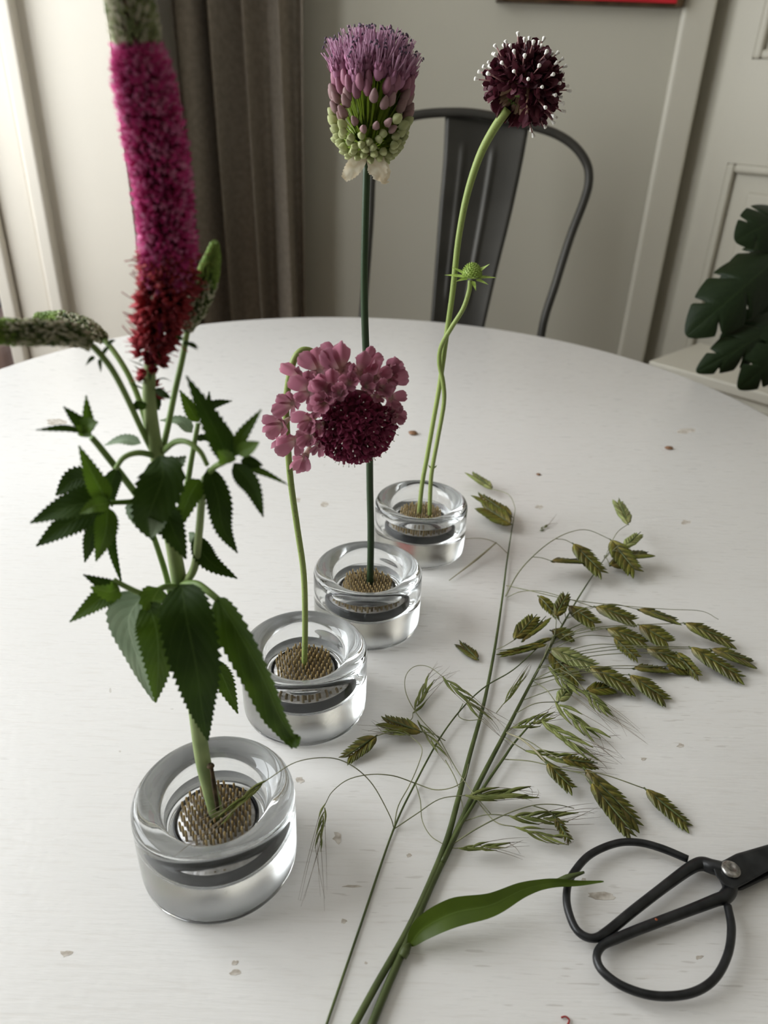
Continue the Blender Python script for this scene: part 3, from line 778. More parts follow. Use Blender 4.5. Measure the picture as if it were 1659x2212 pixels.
def spike_florets(axis, rads, count, mats, length, spread, seed, ang=(50, 80), t0=0, t1=1, thick=.0006):
    """joined mass of short petals / buds standing out from an axis"""
    rs = random.Random(seed); mb = MB()
    p = catmull(axis, 10); fr_ = frames(p); m_ = len(p) - 1
    for i in range(count):
        t = lerp(t0, t1, (i + rs.random()) / count)
        x = t * m_; k = min(int(x), m_ - 1)
        c = lerp(p[k], p[k + 1], x - k); tg, a, b_ = fr_[k]
        xr = t * (len(rads) - 1); kr = min(int(xr), len(rads) - 2); R = lerp(rads[kr], rads[kr + 1], xr - kr)
        g = i * 2.39996 + rs.uniform(-.3, .3)
        rd = a * math.cos(g) + b_ * math.sin(g)
        el = math.radians(rs.uniform(*ang))
        d = (rd * math.sin(el) + tg * math.cos(el)).normalized()
        st = c + rd * (R * .50)
        ln = length * rs.uniform(.75, 1.2)
        tip = st + d * ln
        # keep the tip at about radius R
        off = (tip - c); out = off.dot(rd); tip -= rd * (out - R * rs.uniform(.88, 1.08))
        dd = (tip - st); sdv = dd.cross(tg)
        if sdv.length < 1e-7: continue
        sdv.normalize(); up = sdv.cross(dd.normalized()); w = spread * rs.uniform(.7, 1.2)
        mid_ = lerp(st, tip, .62)
        v = [st, mid_ + sdv * w + up * thick, tip, mid_ - sdv * w + up * thick, mid_ - up * thick * 2]
        mb.add((v, [(0, 1, 4), (1, 2, 4), (2, 3, 4), (3, 0, 4), (0, 3, 1), (1, 3, 2)]), rs.choice(range(len(mats))) if len(mats) > 1 else 0)
    return mb
# main spike: axis and radii read off the photograph
ax_px = [(322, 850), (326, 770), (345, 690), (361, 615), (364, 542), (354, 434), (333, 290), (311, 174), (299, 108), (280, 0), (262, -110), (246, -200)]
AX = stem_px(ax_px, YV); mp = mpp_at(AX[5])
core = catmull(AX, 6)
wobj('spike_core', *tube(AX[1:], [8 * mp, 10 * mp, 26 * mp, 34 * mp, 40 * mp, 42 * mp, 40 * mp, 33 * mp, 30 * mp, 18 * mp, 4 * mp], 14), [M_PINKC], ver)
pink_ax = AX[3:9]
o = spike_florets(pink_ax, [60 * mp, 66 * mp, 66 * mp, 69 * mp, 63 * mp, 50 * mp], 2600, [M_PINK, M_PINK, M_PINKL], .0050, .00085, 3, (55, 95)).obj('magenta_florets', [M_PINK, M_PINK, M_PINKL], ver)
setp(o, 'dense mass of fluffy magenta florets', kind='stuff')
o = spike_florets(pink_ax, [64 * mp, 70 * mp, 70 * mp, 72 * mp, 66 * mp, 52 * mp], 900, [M_PINKL], .0066, .00016, 5, (60, 100), thick=.0001).obj('stamen_threads', [M_PINKL], ver); setp(o, kind='stuff')
green_ax = AX[8:]
o = spike_florets(green_ax, [50 * mp, 48 * mp, 32 * mp, 8 * mp], 1500, [M_BUDG, M_BUDW, M_BUDG], .0040, .0007, 8, (35, 65), thick=.0006).obj('green_buds', [M_BUDG, M_BUDW, M_BUDG], ver)
setp(o, 'unopened green buds at the top of the spike', kind='stuff')
# withered red florets at the foot of the spike, one by one
def ruby_mesh(seed):
    rs = random.Random(seed); mb = MB()
    for i in range(5):
        g = i * 2 * math.pi / 5 + rs.uniform(-.3, .3); d = V((math.cos(g), math.sin(g), 0)); s_ = V((-d.y, d.x, 0))
        o_ = rs.uniform(.3, .75); w = rs.uniform(.24, .36)
        v = [V((0, 0, 0)), d * o_ * .5 + s_ * w + V((0, 0, .5)), d * o_ + V((0, 0, rs.uniform(.85, 1.15))), d * o_ * .5 - s_ * w + V((0, 0, .5)), d * (o_ * .62) + V((0, 0, .45))]
        mb.add((v, [(0, 1, 4), (1, 2, 4), (2, 3, 4), (3, 0, 4), (0, 3, 1), (1, 3, 2)]))
    mb.add(tube([(0, 0, .3), (.1, .05, 1.0), (.3, .1, 1.5)], .03, 4, 3))
    return mb.mesh('withered_floret', M_RUBY)
RUBY = [ruby_mesh(k) for k in range(4)]
p = catmull(AX[:5], 14); fr_ = frames(p)
for i in range(120):
    t = (i / 120) ** .8; k = min(int(t * (len(p) - 2)), len(p) - 2)
    tg, a, b_ = fr_[k]; g = i * 2.39996 + rnd(-.3, .3); rd = a * math.cos(g) + b_ * math.sin(g)
    tt = k / (len(p) - 1)
    R = (lerp(12, 20, tt / .25) if tt < .25 else lerp(24, 50, min(1, (tt - .25) / .45))) * mp
    if tt < .22 and i % 3: continue
    place('withered_floret', RUBY[i % 4], ver, align(p[k] + rd * R * .7, rd + tg * rnd(-.1, .6), rnd(.0034, .0052) * (0.9 if tt < .3 else 1.2), roll=rnd(0, 6)))
for i in range(26):
    t = i / 26; k = int(t * 30); tg, a, b_ = fr_[k]; g = i * 2.39996; rd = a * math.cos(g) + b_ * math.sin(g)
    c = p[k] + rd * 9 * mp
    v, f, uv = leaf_data([c, c + rd * .0035 + tg * .0012, c + rd * .0062 + tg * rnd(-.001, .003)], .0013, tg, .1, 3, 0, 0, 0, None, i)
    wobj('bract', v, f, M_LEAFD, ver, True, uv)

def side_spike(stem, spike, rads, tipmat_from, n, dY, seed, name='side_spike'):
    S = stem_px(stem, YV); A = stem_px(spike, YV)
    mp_ = mpp_at(S[0])
    br = wobj('branch', *tube(S, [7 * mp_, 6.5 * mp_, 6 * mp_], 8), M_STEMB, ver)
    sp_o = wobj(name, *tube(A, [r * mp_ * .72 for r in rads], 12), M_BUDD, br)
    k = tipmat_from
    mb = spike_florets(A, [r * mp_ for r in rads], n, [M_BUDW, M_BUDW, M_BUDG, M_BUDD], .0026, .00050, seed, (35, 70), 0, k, .0005)
    q = mb.obj('buds', [M_BUDW, M_BUDW, M_BUDG, M_BUDD], br); setp(q, kind='stuff')
    mb = spike_florets(A, [r * mp_ for r in rads], n, [M_TIPG], .0026, .00050, seed + 1, (20, 45), k * .9, 1, .0005)
    q = mb.obj('green_tip', [M_TIPG], br); setp(q, kind='stuff')
    return br
side_spike([(328, 972), (305, 925, -.002), (270, 850, -.006), (240, 795, -.01), (205, 752, -.012), (185, 740, -.012)], [(200, 742, -.012), (150, 722, -.014), (80, 718, -.018), (0, 716, -.022), (-70, 706, -.026), (-110, 690, -.028)], [14, 25, 26, 24, 17, 5], .55, 620, 0, 21)
side_spike([(330, 968, .004), (306, 880, .008), (280, 815, .012), (250, 765, .016), (222, 730, .02)], [(228, 735, .02), (190, 708, .022), (140, 690, .026), (84, 684, .03)], [12, 20, 17, 6], .7, 420, 0, 31)
side_spike([(352, 968, .003), (364, 915, .005), (377, 850, .007), (395, 770, .009), (405, 712, .011)], [(402, 716, .011), (418, 672, .012), (440, 620, .013), (456, 570, .014), (463, 535, .014)], [10, 27, 25, 17, 5], .55, 560, 0, 41)
for (x, y, tx, ty) in ((195, 758, 175, 752), (205, 770, 185, 790), (222, 765, 238, 748), (215, 775, 218, 805), (232, 745, 250, 735), (395, 742, 420, 748), (396, 738, 428, 757), (395, 735, 378, 728), (405, 742, 430, 752)):
    leaf(ver, [(x, y, -.008), ((x + tx) / 2, (y + ty) / 2 - 3, -.009), (tx, ty, -.009)], 9, M_LEAFD, YV, teeth=3, jag=0, name='bract')

# branches
def branch(pts, r0, r1, mat=None):
    P = stem_px(pts, YV); q = mpp_at(P[0])
    return wobj('branch', *tube(P, [r0 * q, r1 * q], 8), mat or M_STEMB, ver)
branch([(345, 1130, .002), (300, 1075, .0), (253, 1013, -.006), (215, 965, -.010), (198, 945, -.012)], 8, 6)
branch([(336, 985), (300, 978, -.008), (268, 988, -.012), (250, 1012, -.012)], 7, 5)
branch([(338, 1085), (310, 1080, -.006), (280, 1084, -.012), (238, 1086, -.016)], 7, 5, M_LEAFY)
branch([(352, 975), (378, 955, -.006), (405, 955, -.010), (432, 975, -.012), (448, 1005, -.012)], 7, 5)
branch([(380, 1150, .003), (402, 1060, .006), (415, 985, .008), (428, 915, .010)], 7, 5)
branch([(398, 1262), (420, 1225, -.004), (430, 1150, -.006), (436, 1080, -.008), (443, 1032, -.010)], 9, 7, M_STEMV)
branch([(443, 1032, -.010), (462, 1010, -.014), (485, 998, -.018)], 7, 6)
branch([(372, 1300, .004), (358, 1240, .004), (344, 1195, .004), (332, 1160, .002)], 7, 6)
branch([(380, 1268, -.003), (355, 1268, -.010), (325, 1282, -.014), (300, 1280, -.016), (262, 1262, -.018), (245, 1252, -.018)], 7, 5)
branch([(395, 1262, -.002), (425, 1262, -.008), (450, 1278, -.012), (472, 1296, -.014)], 9, 7)
branch([(400, 1400, .004), (392, 1445, .003), (375, 1425, .004)], 5, 4)
# leaves, upper left shoot
lv = lambda *a, **k: leaf(ver, *a, **k)
lv([(195, 935, -.012), (190, 900, -.013), (186, 853, -.014)], 26, M_LEAF, YV, (.3, -1, .2), teeth=6)
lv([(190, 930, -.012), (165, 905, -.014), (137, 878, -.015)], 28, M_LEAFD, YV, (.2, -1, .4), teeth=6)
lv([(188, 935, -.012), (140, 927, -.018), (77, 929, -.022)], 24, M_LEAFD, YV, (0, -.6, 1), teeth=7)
lv([(175, 935, -.014), (192, 918, -.016), (212, 912, -.017)], 40, M_LEAFY, YV, (0, -1, .5), teeth=6)
lv([(190, 945, -.013), (180, 930, -.015), (165, 920, -.017)], 30, M_LEAFY, YV, (0, -1, .8), teeth=5)
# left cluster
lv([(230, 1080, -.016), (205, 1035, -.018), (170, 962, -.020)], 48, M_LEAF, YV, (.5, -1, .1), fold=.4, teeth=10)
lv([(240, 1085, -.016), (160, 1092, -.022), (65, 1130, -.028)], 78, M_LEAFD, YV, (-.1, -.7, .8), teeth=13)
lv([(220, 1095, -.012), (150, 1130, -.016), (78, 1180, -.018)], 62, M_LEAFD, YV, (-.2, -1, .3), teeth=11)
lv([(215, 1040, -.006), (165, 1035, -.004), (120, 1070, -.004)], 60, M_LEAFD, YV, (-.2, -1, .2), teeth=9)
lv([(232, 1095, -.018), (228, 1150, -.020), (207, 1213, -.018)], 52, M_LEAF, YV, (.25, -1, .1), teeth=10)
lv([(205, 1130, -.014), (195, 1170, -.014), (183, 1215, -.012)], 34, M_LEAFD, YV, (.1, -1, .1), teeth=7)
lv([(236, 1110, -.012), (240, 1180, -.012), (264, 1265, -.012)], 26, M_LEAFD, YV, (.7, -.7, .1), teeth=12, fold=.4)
lv([(238, 1088, -.020), (205, 1092, -.024), (172, 1110, -.026)], 36, M_LEAFY, YV, (0, -1, .6), teeth=7)
lv([(252, 1010, -.010), (240, 1050, -.008), (242, 1095, -.006)], 40, M_LEAFD, YV, (.4, -1, .1), teeth=8)
lv([(305, 958, -.004), (265, 950, -.002), (225, 962, .0)], 30, M_LEAFP, YV, (0, -.6, 1), teeth=7)
# dark leaf folded over the stem
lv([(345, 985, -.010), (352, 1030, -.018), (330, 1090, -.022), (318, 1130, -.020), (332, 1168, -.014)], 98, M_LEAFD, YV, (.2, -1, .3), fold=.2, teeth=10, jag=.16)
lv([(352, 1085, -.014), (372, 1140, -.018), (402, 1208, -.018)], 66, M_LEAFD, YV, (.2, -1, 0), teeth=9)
lv([(345, 1100, -.016), (340, 1130, -.022), (326, 1162, -.024)], 40, M_LEAFP, YV, (.1, -1, .6), teeth=7)
lv([(432, 1035, -.012), (408, 1075, -.016), (382, 1150, -.014)], 52, M_LEAF, YV, (.4, -1, .1), teeth=9)
lv([(300, 1075, -.006), (285, 1110, -.010), (322, 1160, -.012)], 34, M_LEAFP, YV, (-.6, -1, 0), teeth=7)
lv([(365, 1010, -.004), (385, 1000, -.006), (402, 985, -.006)], 34, M_LEAFP, YV, (.2, -1, .5), teeth=5)
# right hand leaves
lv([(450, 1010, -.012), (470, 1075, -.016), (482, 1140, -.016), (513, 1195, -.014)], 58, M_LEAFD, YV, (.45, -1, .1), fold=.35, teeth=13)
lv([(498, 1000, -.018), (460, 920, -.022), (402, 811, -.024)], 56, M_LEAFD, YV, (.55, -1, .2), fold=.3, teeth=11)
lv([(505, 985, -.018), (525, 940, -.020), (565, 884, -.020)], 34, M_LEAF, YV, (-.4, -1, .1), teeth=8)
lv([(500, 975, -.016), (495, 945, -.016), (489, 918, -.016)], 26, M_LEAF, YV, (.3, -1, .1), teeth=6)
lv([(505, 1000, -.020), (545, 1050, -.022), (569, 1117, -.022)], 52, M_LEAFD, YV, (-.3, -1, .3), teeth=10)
lv([(515, 1005, -.018), (565, 1020, -.020), (626, 1049, -.022)], 20, M_LEAF, YV, (0, -.5, 1), teeth=9)
lv([(512, 978, -.022), (540, 965, -.026), (560, 955, -.028)], 34, M_LEAFY, YV, (.1, -1, .4), teeth=6)
lv([(520, 995, -.018), (545, 1000, -.018), (568, 1005, -.018)], 30, M_LEAFD, YV, (0, -1, .6), teeth=6)
lv([(498, 1000, -.022), (485, 985, -.026), (470, 975, -.028)], 40, M_LEAFY, YV, (0, -1, .5), teeth=5)
lv([(428, 912, .010), (410, 880, .010), (388, 842, .008)], 32, M_LEAF, YV, (.3, -1, .1), teeth=7)
lv([(440, 885, .008), (468, 872, .008), (502, 866, .008)], 20, M_LEAFD, YV, (0, -1, .5), teeth=6)
lv([(452, 905, .004), (450, 875, .004), (452, 845, .004)], 18, M_LEAFD, YV, (.4, -1, .1), teeth=5)
lv([(415, 935, .012), (390, 910, .014), (345, 908, .016)], 30, M_LEAFP, YV, (0, -.6, 1), teeth=7)
lv([(425, 950, .006), (440, 945, .006), (455, 955, .006)], 16, M_LEAFD, YV, (0, -1, .6), teeth=5)
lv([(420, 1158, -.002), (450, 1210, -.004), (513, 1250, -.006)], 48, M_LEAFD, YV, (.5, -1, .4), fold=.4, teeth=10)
lv([(345, 852, .002), (338, 880, .003), (330, 868, .004)], 18, M_LEAFD, YV, teeth=4)
lv([(335, 840, -.002), (355, 852, -.004), (368, 860, -.004)], 18, M_LEAFD, YV, teeth=4)
lv([(318, 880, -.002), (298, 875, -.004), (283, 890, -.004)], 22, M_LEAFD, YV, teeth=5)
# lower left shoot
lv([(250, 1268, -.018), (222, 1260, -.020), (179, 1241, -.020)], 32, M_LEAFD, YV, (0, -1, .5), teeth=7)
lv([(258, 1270, -.019), (235, 1278, -.024), (195, 1268, -.026)], 44, M_LEAFY, YV, (0, -1, .5), teeth=6)
lv([(255, 1272, -.018), (215, 1295, -.022), (150, 1344, -.024)], 50, M_LEAF, YV, (-.2, -1, .4), teeth=11)
lv([(345, 1270, -.014), (330, 1300, -.020), (345, 1330, -.022)], 60, M_LEAFY, YV, (.1, -1, .4), teeth=6)
# big pale leaf and the dark one lying over it
lv([(312, 1283, -.016), (278, 1340, -.018), (300, 1430, -.018), (332, 1515, -.016)], 108, M_LEAFP, YV, (-.45, -1, .1), fold=.15, teeth=14, jag=.12)
lv([(318, 1300, -.020), (338, 1360, -.026), (342, 1440, -.026), (336, 1518, -.022)], 88, M_LEAF, YV, (.12, -1, .25), fold=.18, teeth=13)
lv([(372, 1310, -.020), (378, 1350, -.024), (362, 1402, -.024)], 26, M_LEAFP, YV, (.6, -1, .1), teeth=7)
# darkest leaf in front of the stem
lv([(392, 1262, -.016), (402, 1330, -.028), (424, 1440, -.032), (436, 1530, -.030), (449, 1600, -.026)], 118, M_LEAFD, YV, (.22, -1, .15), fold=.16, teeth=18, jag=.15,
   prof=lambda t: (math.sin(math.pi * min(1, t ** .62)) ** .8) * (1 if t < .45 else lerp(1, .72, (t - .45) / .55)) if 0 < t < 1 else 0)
# large right leaf, curled at the tip
lv([(468, 1290, -.014), (512, 1360, -.022), (566, 1460, -.026), (605, 1550, -.026), (636, 1596, -.024), (650, 1592, -.030)], 96, M_LEAF, YV, (-.55, -1, .45), fold=.42, teeth=20, jag=.16,
   prof=lambda t: (math.sin(math.pi * min(1, t ** .55)) ** .8) if 0 < t < 1 else 0)
lv([(470, 1292, -.013), (515, 1375, -.019), (560, 1465, -.022), (608, 1565, -.022), (640, 1600, -.022)], 52, M_LEAFP, YV, (.7, -1, .1), fold=.3, teeth=18, jag=.1)
lv([(462, 1424, .004), (485, 1470, .002), (514, 1542, .0)], 56, M_LEAF, YV, (-.1, -1, .3), teeth=10)
lv([(468, 1400, .006), (480, 1380, .006), (496, 1367, .006)], 20, M_LEAF, YV, teeth=5)
lv([(425, 1175, .004), (418, 1160, .006), (408, 1150, .008)], 26, M_LEAFP, YV, teeth=5)

# ================================================================== allium in the third vase
YA = GC[2].y
ab = V((GC[2].x + .0018, GC[2].y + .001, TABLE + CAV + .010))
al = thing('allium_stem', 'straight drumstick allium with a purple and green globe head', 'flower', ab)
apts = [ab] + stem_px([(801, 1150), (799, 1050), (797, 900), (789, 720), (787, 600), (789, 480), (793, 345)], YA)
mp = mpp_at(apts[3])
wobj('stem', *tube(apts, [8.5 * mp, 8.2 * mp, 8 * mp, 7.5 * mp, 7 * mp, 7.5 * mp], 12), M_STEMA, al)
HO = at(796, 326, YA); mpa = mpp_at(HO)
up = (at(806, 150, YA) - HO).normalized()
exx = V((1, 0, 0)); exx = (exx - up * exx.dot(up)).normalized(); eyy = up.cross(exx)
def bud_mesh(name, mat, fat, pts=6, tipw=.12):
    mb = MB(); prof = [(.0001, 0), (.18 * fat, .04), (.36 * fat, .25), (.40 * fat, .45), (.30 * fat, .72), (tipw, .92), (.0001, 1.0)]
    n = 9; v, f = [], []
    for (r, z) in prof:
        for j in range(n):
            g = 2 * math.pi * j / n; rr = r * (1 + (.12 if j % 3 == 0 else -.05)); v.append(V((rr * math.cos(g), rr * math.sin(g), z)))
    for i in range(len(prof) - 1):
        for j in range(n): f.append((i * n + j, i * n + (j + 1) % n, (i + 1) * n + (j + 1) % n, (i + 1) * n + j))
    mb.add((v, f)); return mb
BG = bud_mesh('b', None, .98).mesh('bud', M_ALG); BM_ = bud_mesh('b', None, .74).mesh('bud', M_ALM); BP = bud_mesh('b', None, .66).mesh('bud', M_ALP)
def open_mesh(seed):
    rs = random.Random(seed); mb = bud_mesh('b', None, .78, tipw=.22)
    for i in range(6):
        g = i * math.pi / 3; d = V((math.cos(g), math.sin(g), 0)); s_ = V((-d.y, d.x, 0))
        v = [d * .20 + V((0, 0, .45)), d * .30 + s_ * .13 + V((0, 0, .8)), d * .36 + V((0, 0, 1.18 + rs.uniform(-.1, .1))), d * .30 - s_ * .13 + V((0, 0, .8)), d * .24 + V((0, 0, .8))]
        mb.add((v, [(0, 1, 4), (1, 2, 4), (2, 3, 4), (3, 0, 4), (0, 3, 1), (1, 3, 2)]))
    for i in range(5):
        g = rs.uniform(0, 6.28); d = V((math.cos(g), math.sin(g), 0)); h = rs.uniform(1.15, 1.9); o_ = rs.uniform(.10, .55)
        e = d * (o_ + rs.uniform(.0, .22)) + V((0, 0, h + rs.uniform(-.06, .10)))
        mb.add(tube([d * .08 + V((0, 0, .7)), d * o_ * .7 + V((0, 0, lerp(.7, h, .6))), d * o_ + V((0, 0, h))], [.038, .03, .026], 4, 2), 1)
        if i == 0 or (i == 3 and seed % 2): mb.add(tube([d * o_ + V((0, 0, h)), e, e + d * .10 - V((0, 0, .10))], [.04, .055, .03], 4, 2), 2)
    return mb.mesh('open_floret', [M_ALO, M_FIL, M_ANTH])
OPEN = [open_mesh(k) for k in range(5)]
PED_ME = mesh('pedicel', *tube([(0, 0, 0), (0, 0, .5), (0, 0, 1)], .00050, 5, 1), M_PED)
prof = [(-10, 34), (2, 56), (16, 70), (36, 80), (60, 84), (84, 86), (106, 88), (124, 90), (142, 84), (156, 66), (165, 42), (170, 16)]   # height above origin px, radius px
N = 290
def profr(u):
    x = u * (len(prof) - 1); k = min(int(x), len(prof) - 2); return lerp(prof[k][0], prof[k + 1][0], x - k), lerp(prof[k][1], prof[k + 1][1], x - k)
for i in range(N):
    u = (i + .5) / N
    h, r = profr(u)
    g = i * 2.39996 + rnd(-.2, .2)
    rdir = exx * math.cos(g) + eyy * math.sin(g)
    front = rdir.y < -.35
    if 58 < h < 96 and front and rnd(0, 1) < .42: continue
    sc = rnd(.93, 1.05)
    if h < 40: L, me, inner = 22, BG, .86
    elif h < 62: L, me, inner = 26, (BG if rnd(0, 1) < .4 else BM_), .84
    elif h < 100: L, me, inner = 32, BM_, .80
    elif h < 122: L, me, inner = 36, BP, .80
    else: L, me, inner = 36, OPEN[i % 5], .80
    pos = HO + up * (h * mpa * .97) + rdir * (r * mpa * inner * sc)
    o0 = HO + up * 6 * mpa + rdir * 8 * mpa
    d = (pos - o0).normalized()
    if h > 100: d = (d * .75 + up * .35 + rdir * .1).normalized()
    fl = place('floret', me, al, align(pos, d, L * mpa, roll=rnd(0, 6)))
    pv = pos - o0
    place('pedicel', PED_ME, fl, align(o0, pv, (1, 1, pv.length + .0008)))
wobj('receptacle', *lathe([(.0001, -.003), (.0028, -.003), (.0075, -.0012), (.0088, .0006), (.0060, .0030), (.0001, .0045)], 20, HO), M_SPATHE, al)
hull = MB(); v, f = lathe([(.0001, 0), (.006, .004), (.0085, .012), (.0095, .02), (.0095, .028), (.006, .034), (.0001, .036)], 20)
wobj('pedicel_core', [HO + up * q.z + exx * q.x + eyy * q.y for q in v], f, M_PED, al)
for i in range(60):            # ragged papery skirt
    g = i * 2.39996; rd = exx * math.cos(g) + eyy * math.sin(g)
    if i % 2: continue
    c = HO + rd * .006 - up * .0008
    v, f, uv = leaf_data([c, c + rd * .0025 - up * .0006, c + rd * rnd(.003, .0048) - up * rnd(-.001, .002)], rnd(.002, .0035), up, .2, 3, .3, 0, .2, None, i)
    wobj('papery_scrap', v, f, M_SPATHE, al, True, uv)
leaf(al, [(789, 338, -.003), (772, 352, -.005), (756, 372, -.006), (743, 387, -.006)], 30, M_SPATHE, YA, (.2, -1, .3), fold=.3, teeth=7, jag=.1, wave=.25, name='spathe', prof=lambda t: .45 + .75 * math.sin(math.pi * t ** .8) if t < .97 else .3)
leaf(al, [(800, 338, -.003), (812, 352, -.006), (818, 374, -.007), (815, 390, -.007)], 34, M_SPATHE, YA, (-.2, -1, .3), fold=.3, teeth=7, jag=.1, wave=.25, name='spathe', prof=lambda t: .5 + .8 * math.sin(math.pi * t ** .8) if t < .97 else .3)
leaf(al, [(814, 342, -.002), (828, 355, -.005), (836, 374, -.006), (828, 392, -.006), (841, 393, -.006)], 22, M_SPATHE, YA, (-.4, -1, .2), fold=.4, teeth=7, jag=.1, wave=.2, name='spathe')

# ================================================================== dark scabious in the farthest vase
YS = GC[3].y
sb = V((GC[3].x - .0015, GC[3].y, TABLE + CAV + .010))
sc1 = thing('dark_scabious_stem', 'dark maroon scabious pincushion flower with white-tipped styles on a pale green stem', 'flower', sb)
spts = [sb] + stem_px([(912, 1045), (922, 990), (936, 910), (950, 830), (963, 735), (978, 630), (990, 520), (1008, 425), (1035, 340), (1066, 280), (1097, 236)], YS)
mp = mpp_at(spts[5])
wobj('stem', *tube(spts, [5.5 * mp, 5.5 * mp, 5.5 * mp, 6 * mp, 6.5 * mp, 8 * mp, 9 * mp], 10), M_STEMS, sc1)
HC = at(1128, 190, YS - .004); mps = mpp_at(HC)
sax = V((.50, .42, .72)).normalized()
def scab_floret(seed, lobes=5, dark=True, w=.22):
    rs = random.Random(seed); mb = MB()
    mb.add(tube([(0, 0, 0), (0, 0, .4), (0, 0, .72)], [.07, .10, .16], 6, 2), 1)
    for i in range(lobes):
        g = i * 2 * math.pi / lobes + rs.uniform(-.25, .25); d = V((math.cos(g), math.sin(g), 0)); s_ = V((-d.y, d.x, 0))
        o_ = rs.uniform(.18, .40); ww = w * rs.uniform(.7, 1.2); h = rs.uniform(.95, 1.15)
        v = [d * .12 + V((0, 0, .62)), d * (.16 + o_ * .5) + s_ * ww * .6 + V((0, 0, .85)), d * (.16 + o_) + s_ * ww * .5 + V((0, 0, h)), d * (.2 + o_) + V((0, 0, h + .03)),
             d * (.16 + o_) - s_ * ww * .5 + V((0, 0, h)), d * (.16 + o_ * .5) - s_ * ww * .6 + V((0, 0, .85)), d * (.1 + o_ * .5) + V((0, 0, .90))]
        mb.add((v, [(0, 1, 6), (1, 2, 6), (2, 3, 6), (3, 4, 6), (4, 5, 6), (5, 0, 6)], [(.5, 0), (.2, .5), (.2, .9), (.5, 1), (.8, .9), (.8, .5), (.5, .5)]), 0)
    return mb
SCF = [scab_floret(k).mesh('floret', [M_SCD, M_SCT]) for k in range(6)]
stm = MB(); stm.add(tube([(0, 0, 0), (.02, 0, .5), (0, .02, .93)], .014, 5, 2), 0); stm.add(lathe([(.020, .91), (.026, .95), (.042, 1.0), (.034, 1.02), (.0001, 1.03)], 8), 1)
STY = stm.mesh('style', [M_STYLE, M_STIG])
wobj('receptacle', *lathe([(.0001, -.0055), (.004, -.005), (.0062, -.001), (.006, .003), (.0035, .0055), (.0001, .006)], 16, HC), M_CALYX, sc1)
for i in range(170):
    z = 1 - 2 * (i + .5) / 170; g = i * 2.39996; rr = math.sqrt(1 - z * z)
    d = V((rr * math.cos(g), rr * math.sin(g), z))
    c = d.dot(sax)
    if c < -.66: continue
    st = HC + d * .0042
    L = (rnd(68, 84) if c > -.2 else rnd(60, 76)) * mps - .0042
    place('floret', SCF[i % 6], sc1, align(st, d + V((rnd(-.1, .1), rnd(-.1, .1), rnd(-.1, .1))), (L, L, L * .92), roll=rnd(0, 6)))
for i in range(112):
    z = 1 - 2 * (i + .5) / 112; g = i * 2.39996 + 1.1; rr = math.sqrt(1 - z * z); d = V((rr * math.cos(g), rr * math.sin(g), z))
    if d.dot(sax) < -.5: continue
    L = rnd(88, 106) * mps
    place('style', STY, sc1, align(HC + d * .004, d, (L, L, L - .004), roll=rnd(0, 6)))
for i in range(12):
    g = i * 2 * math.pi / 12; a = sax.orthogonal().normalized(); b_ = sax.cross(a); rd = a * math.cos(g) + b_ * math.sin(g)
    c = at(1098, 234, YS) + sax * .003
    v, f, uv = leaf_data([c, c + rd * .0055 - sax * .0005, c + rd * .008 - sax * rnd(.003, .007)], .0011, sax, .2, 4, 0, 0, 0, None, i)
    wobj('bract', v, f, M_CALYX, sc1, True, uv)
# its neighbour: an unopened bud on a stem winding round it
bb = V((GC[3].x + .0075, GC[3].y - .003, TABLE + CAV + .010))
sc2 = thing('scabious_bud_stem', 'thin green stem with a domed green bud winding round the maroon flower stem', 'flower bud', bb)
bpts = [bb] + stem_px([(930, 1050, -.003), (934, 1010, -.004), (947, 940, -.006), (959, 870, -.007), (957, 825, -.006), (949, 785, -.004), (953, 748, -.004), (975, 708, -.008), (1000, 668, -.010), (1013, 630, -.010), (1016, 606, -.010)], YS)
wobj('stem', *tube(bpts, [5.2 * mp, 5.2 * mp, 5 * mp, 5 * mp, 5 * mp, 5 * mp, 5 * mp], 10), M_STEMS, sc2)
BC = at(1019, 596, YS - .010); mb_ = mpp_at(BC)
dome = MB(); dome.add(lathe([(.0001, -4 * mb_), (12 * mb_, -4 * mb_), (21 * mb_, 2 * mb_), (20 * mb_, 10 * mb_), (14 * mb_, 20 * mb_), (6 * mb_, 26 * mb_), (.0001, 28 * mb_)], 18, BC))
dome.obj('bud_dome', M_BUDS, sc2)
BMP = mesh('bud_bump', *lathe([(.0001, -.3), (.5, 0), (.42, .5), (.15, 1.0), (.0001, 1.2)], 6), M_BUDS)
for i in range(120):
    z = (i + .5) / 120; g = i * 2.39996; rr = math.sqrt(max(0, 1 - z * z)); d = V((rr * math.cos(g), rr * math.sin(g), z))
    pos = BC + V((d.x * 20 * mb_, d.y * 20 * mb_, (d.z * 25 + 1) * mb_))
    place('bud_bump', BMP, sc2, align(pos, d, 3.1 * mb_))
for i, (tx, ty, dy) in enumerate(((1058, 570, -.004), (1073, 600, -.004), (1055, 615, -.008), (1028, 628, -.010), (984, 608, -.008), (960, 594, .004), (975, 577, .008), (1045, 575, .010))):
    t_ = at(tx, ty, YS - .010 + dy); d = (t_ - BC); mid_ = BC + d * .55 + V((0, 0, -2 * mb_ + .0004))
    v, f, uv = leaf_data([BC + d * .25 - V((0, 0, 3 * mb_)), mid_, t_], 9 * mb_, (0, -.6, 1), .2, 4, 0, 0, 0, None, i)
    wobj('bract', v, f, M_BUDS, sc2, True, uv)
for s_ in (-1, 1):
    v, f, uv = leaf_data([bpts[2], bpts[2] + V((s_ * .002, -.001, .001)), bpts[2] + V((s_ * .0035, -.001, .003))], .0016, (0, -1, 0), .2, 3, 0)
    wobj('bract', v, f, M_STEMS, sc2, True, uv)

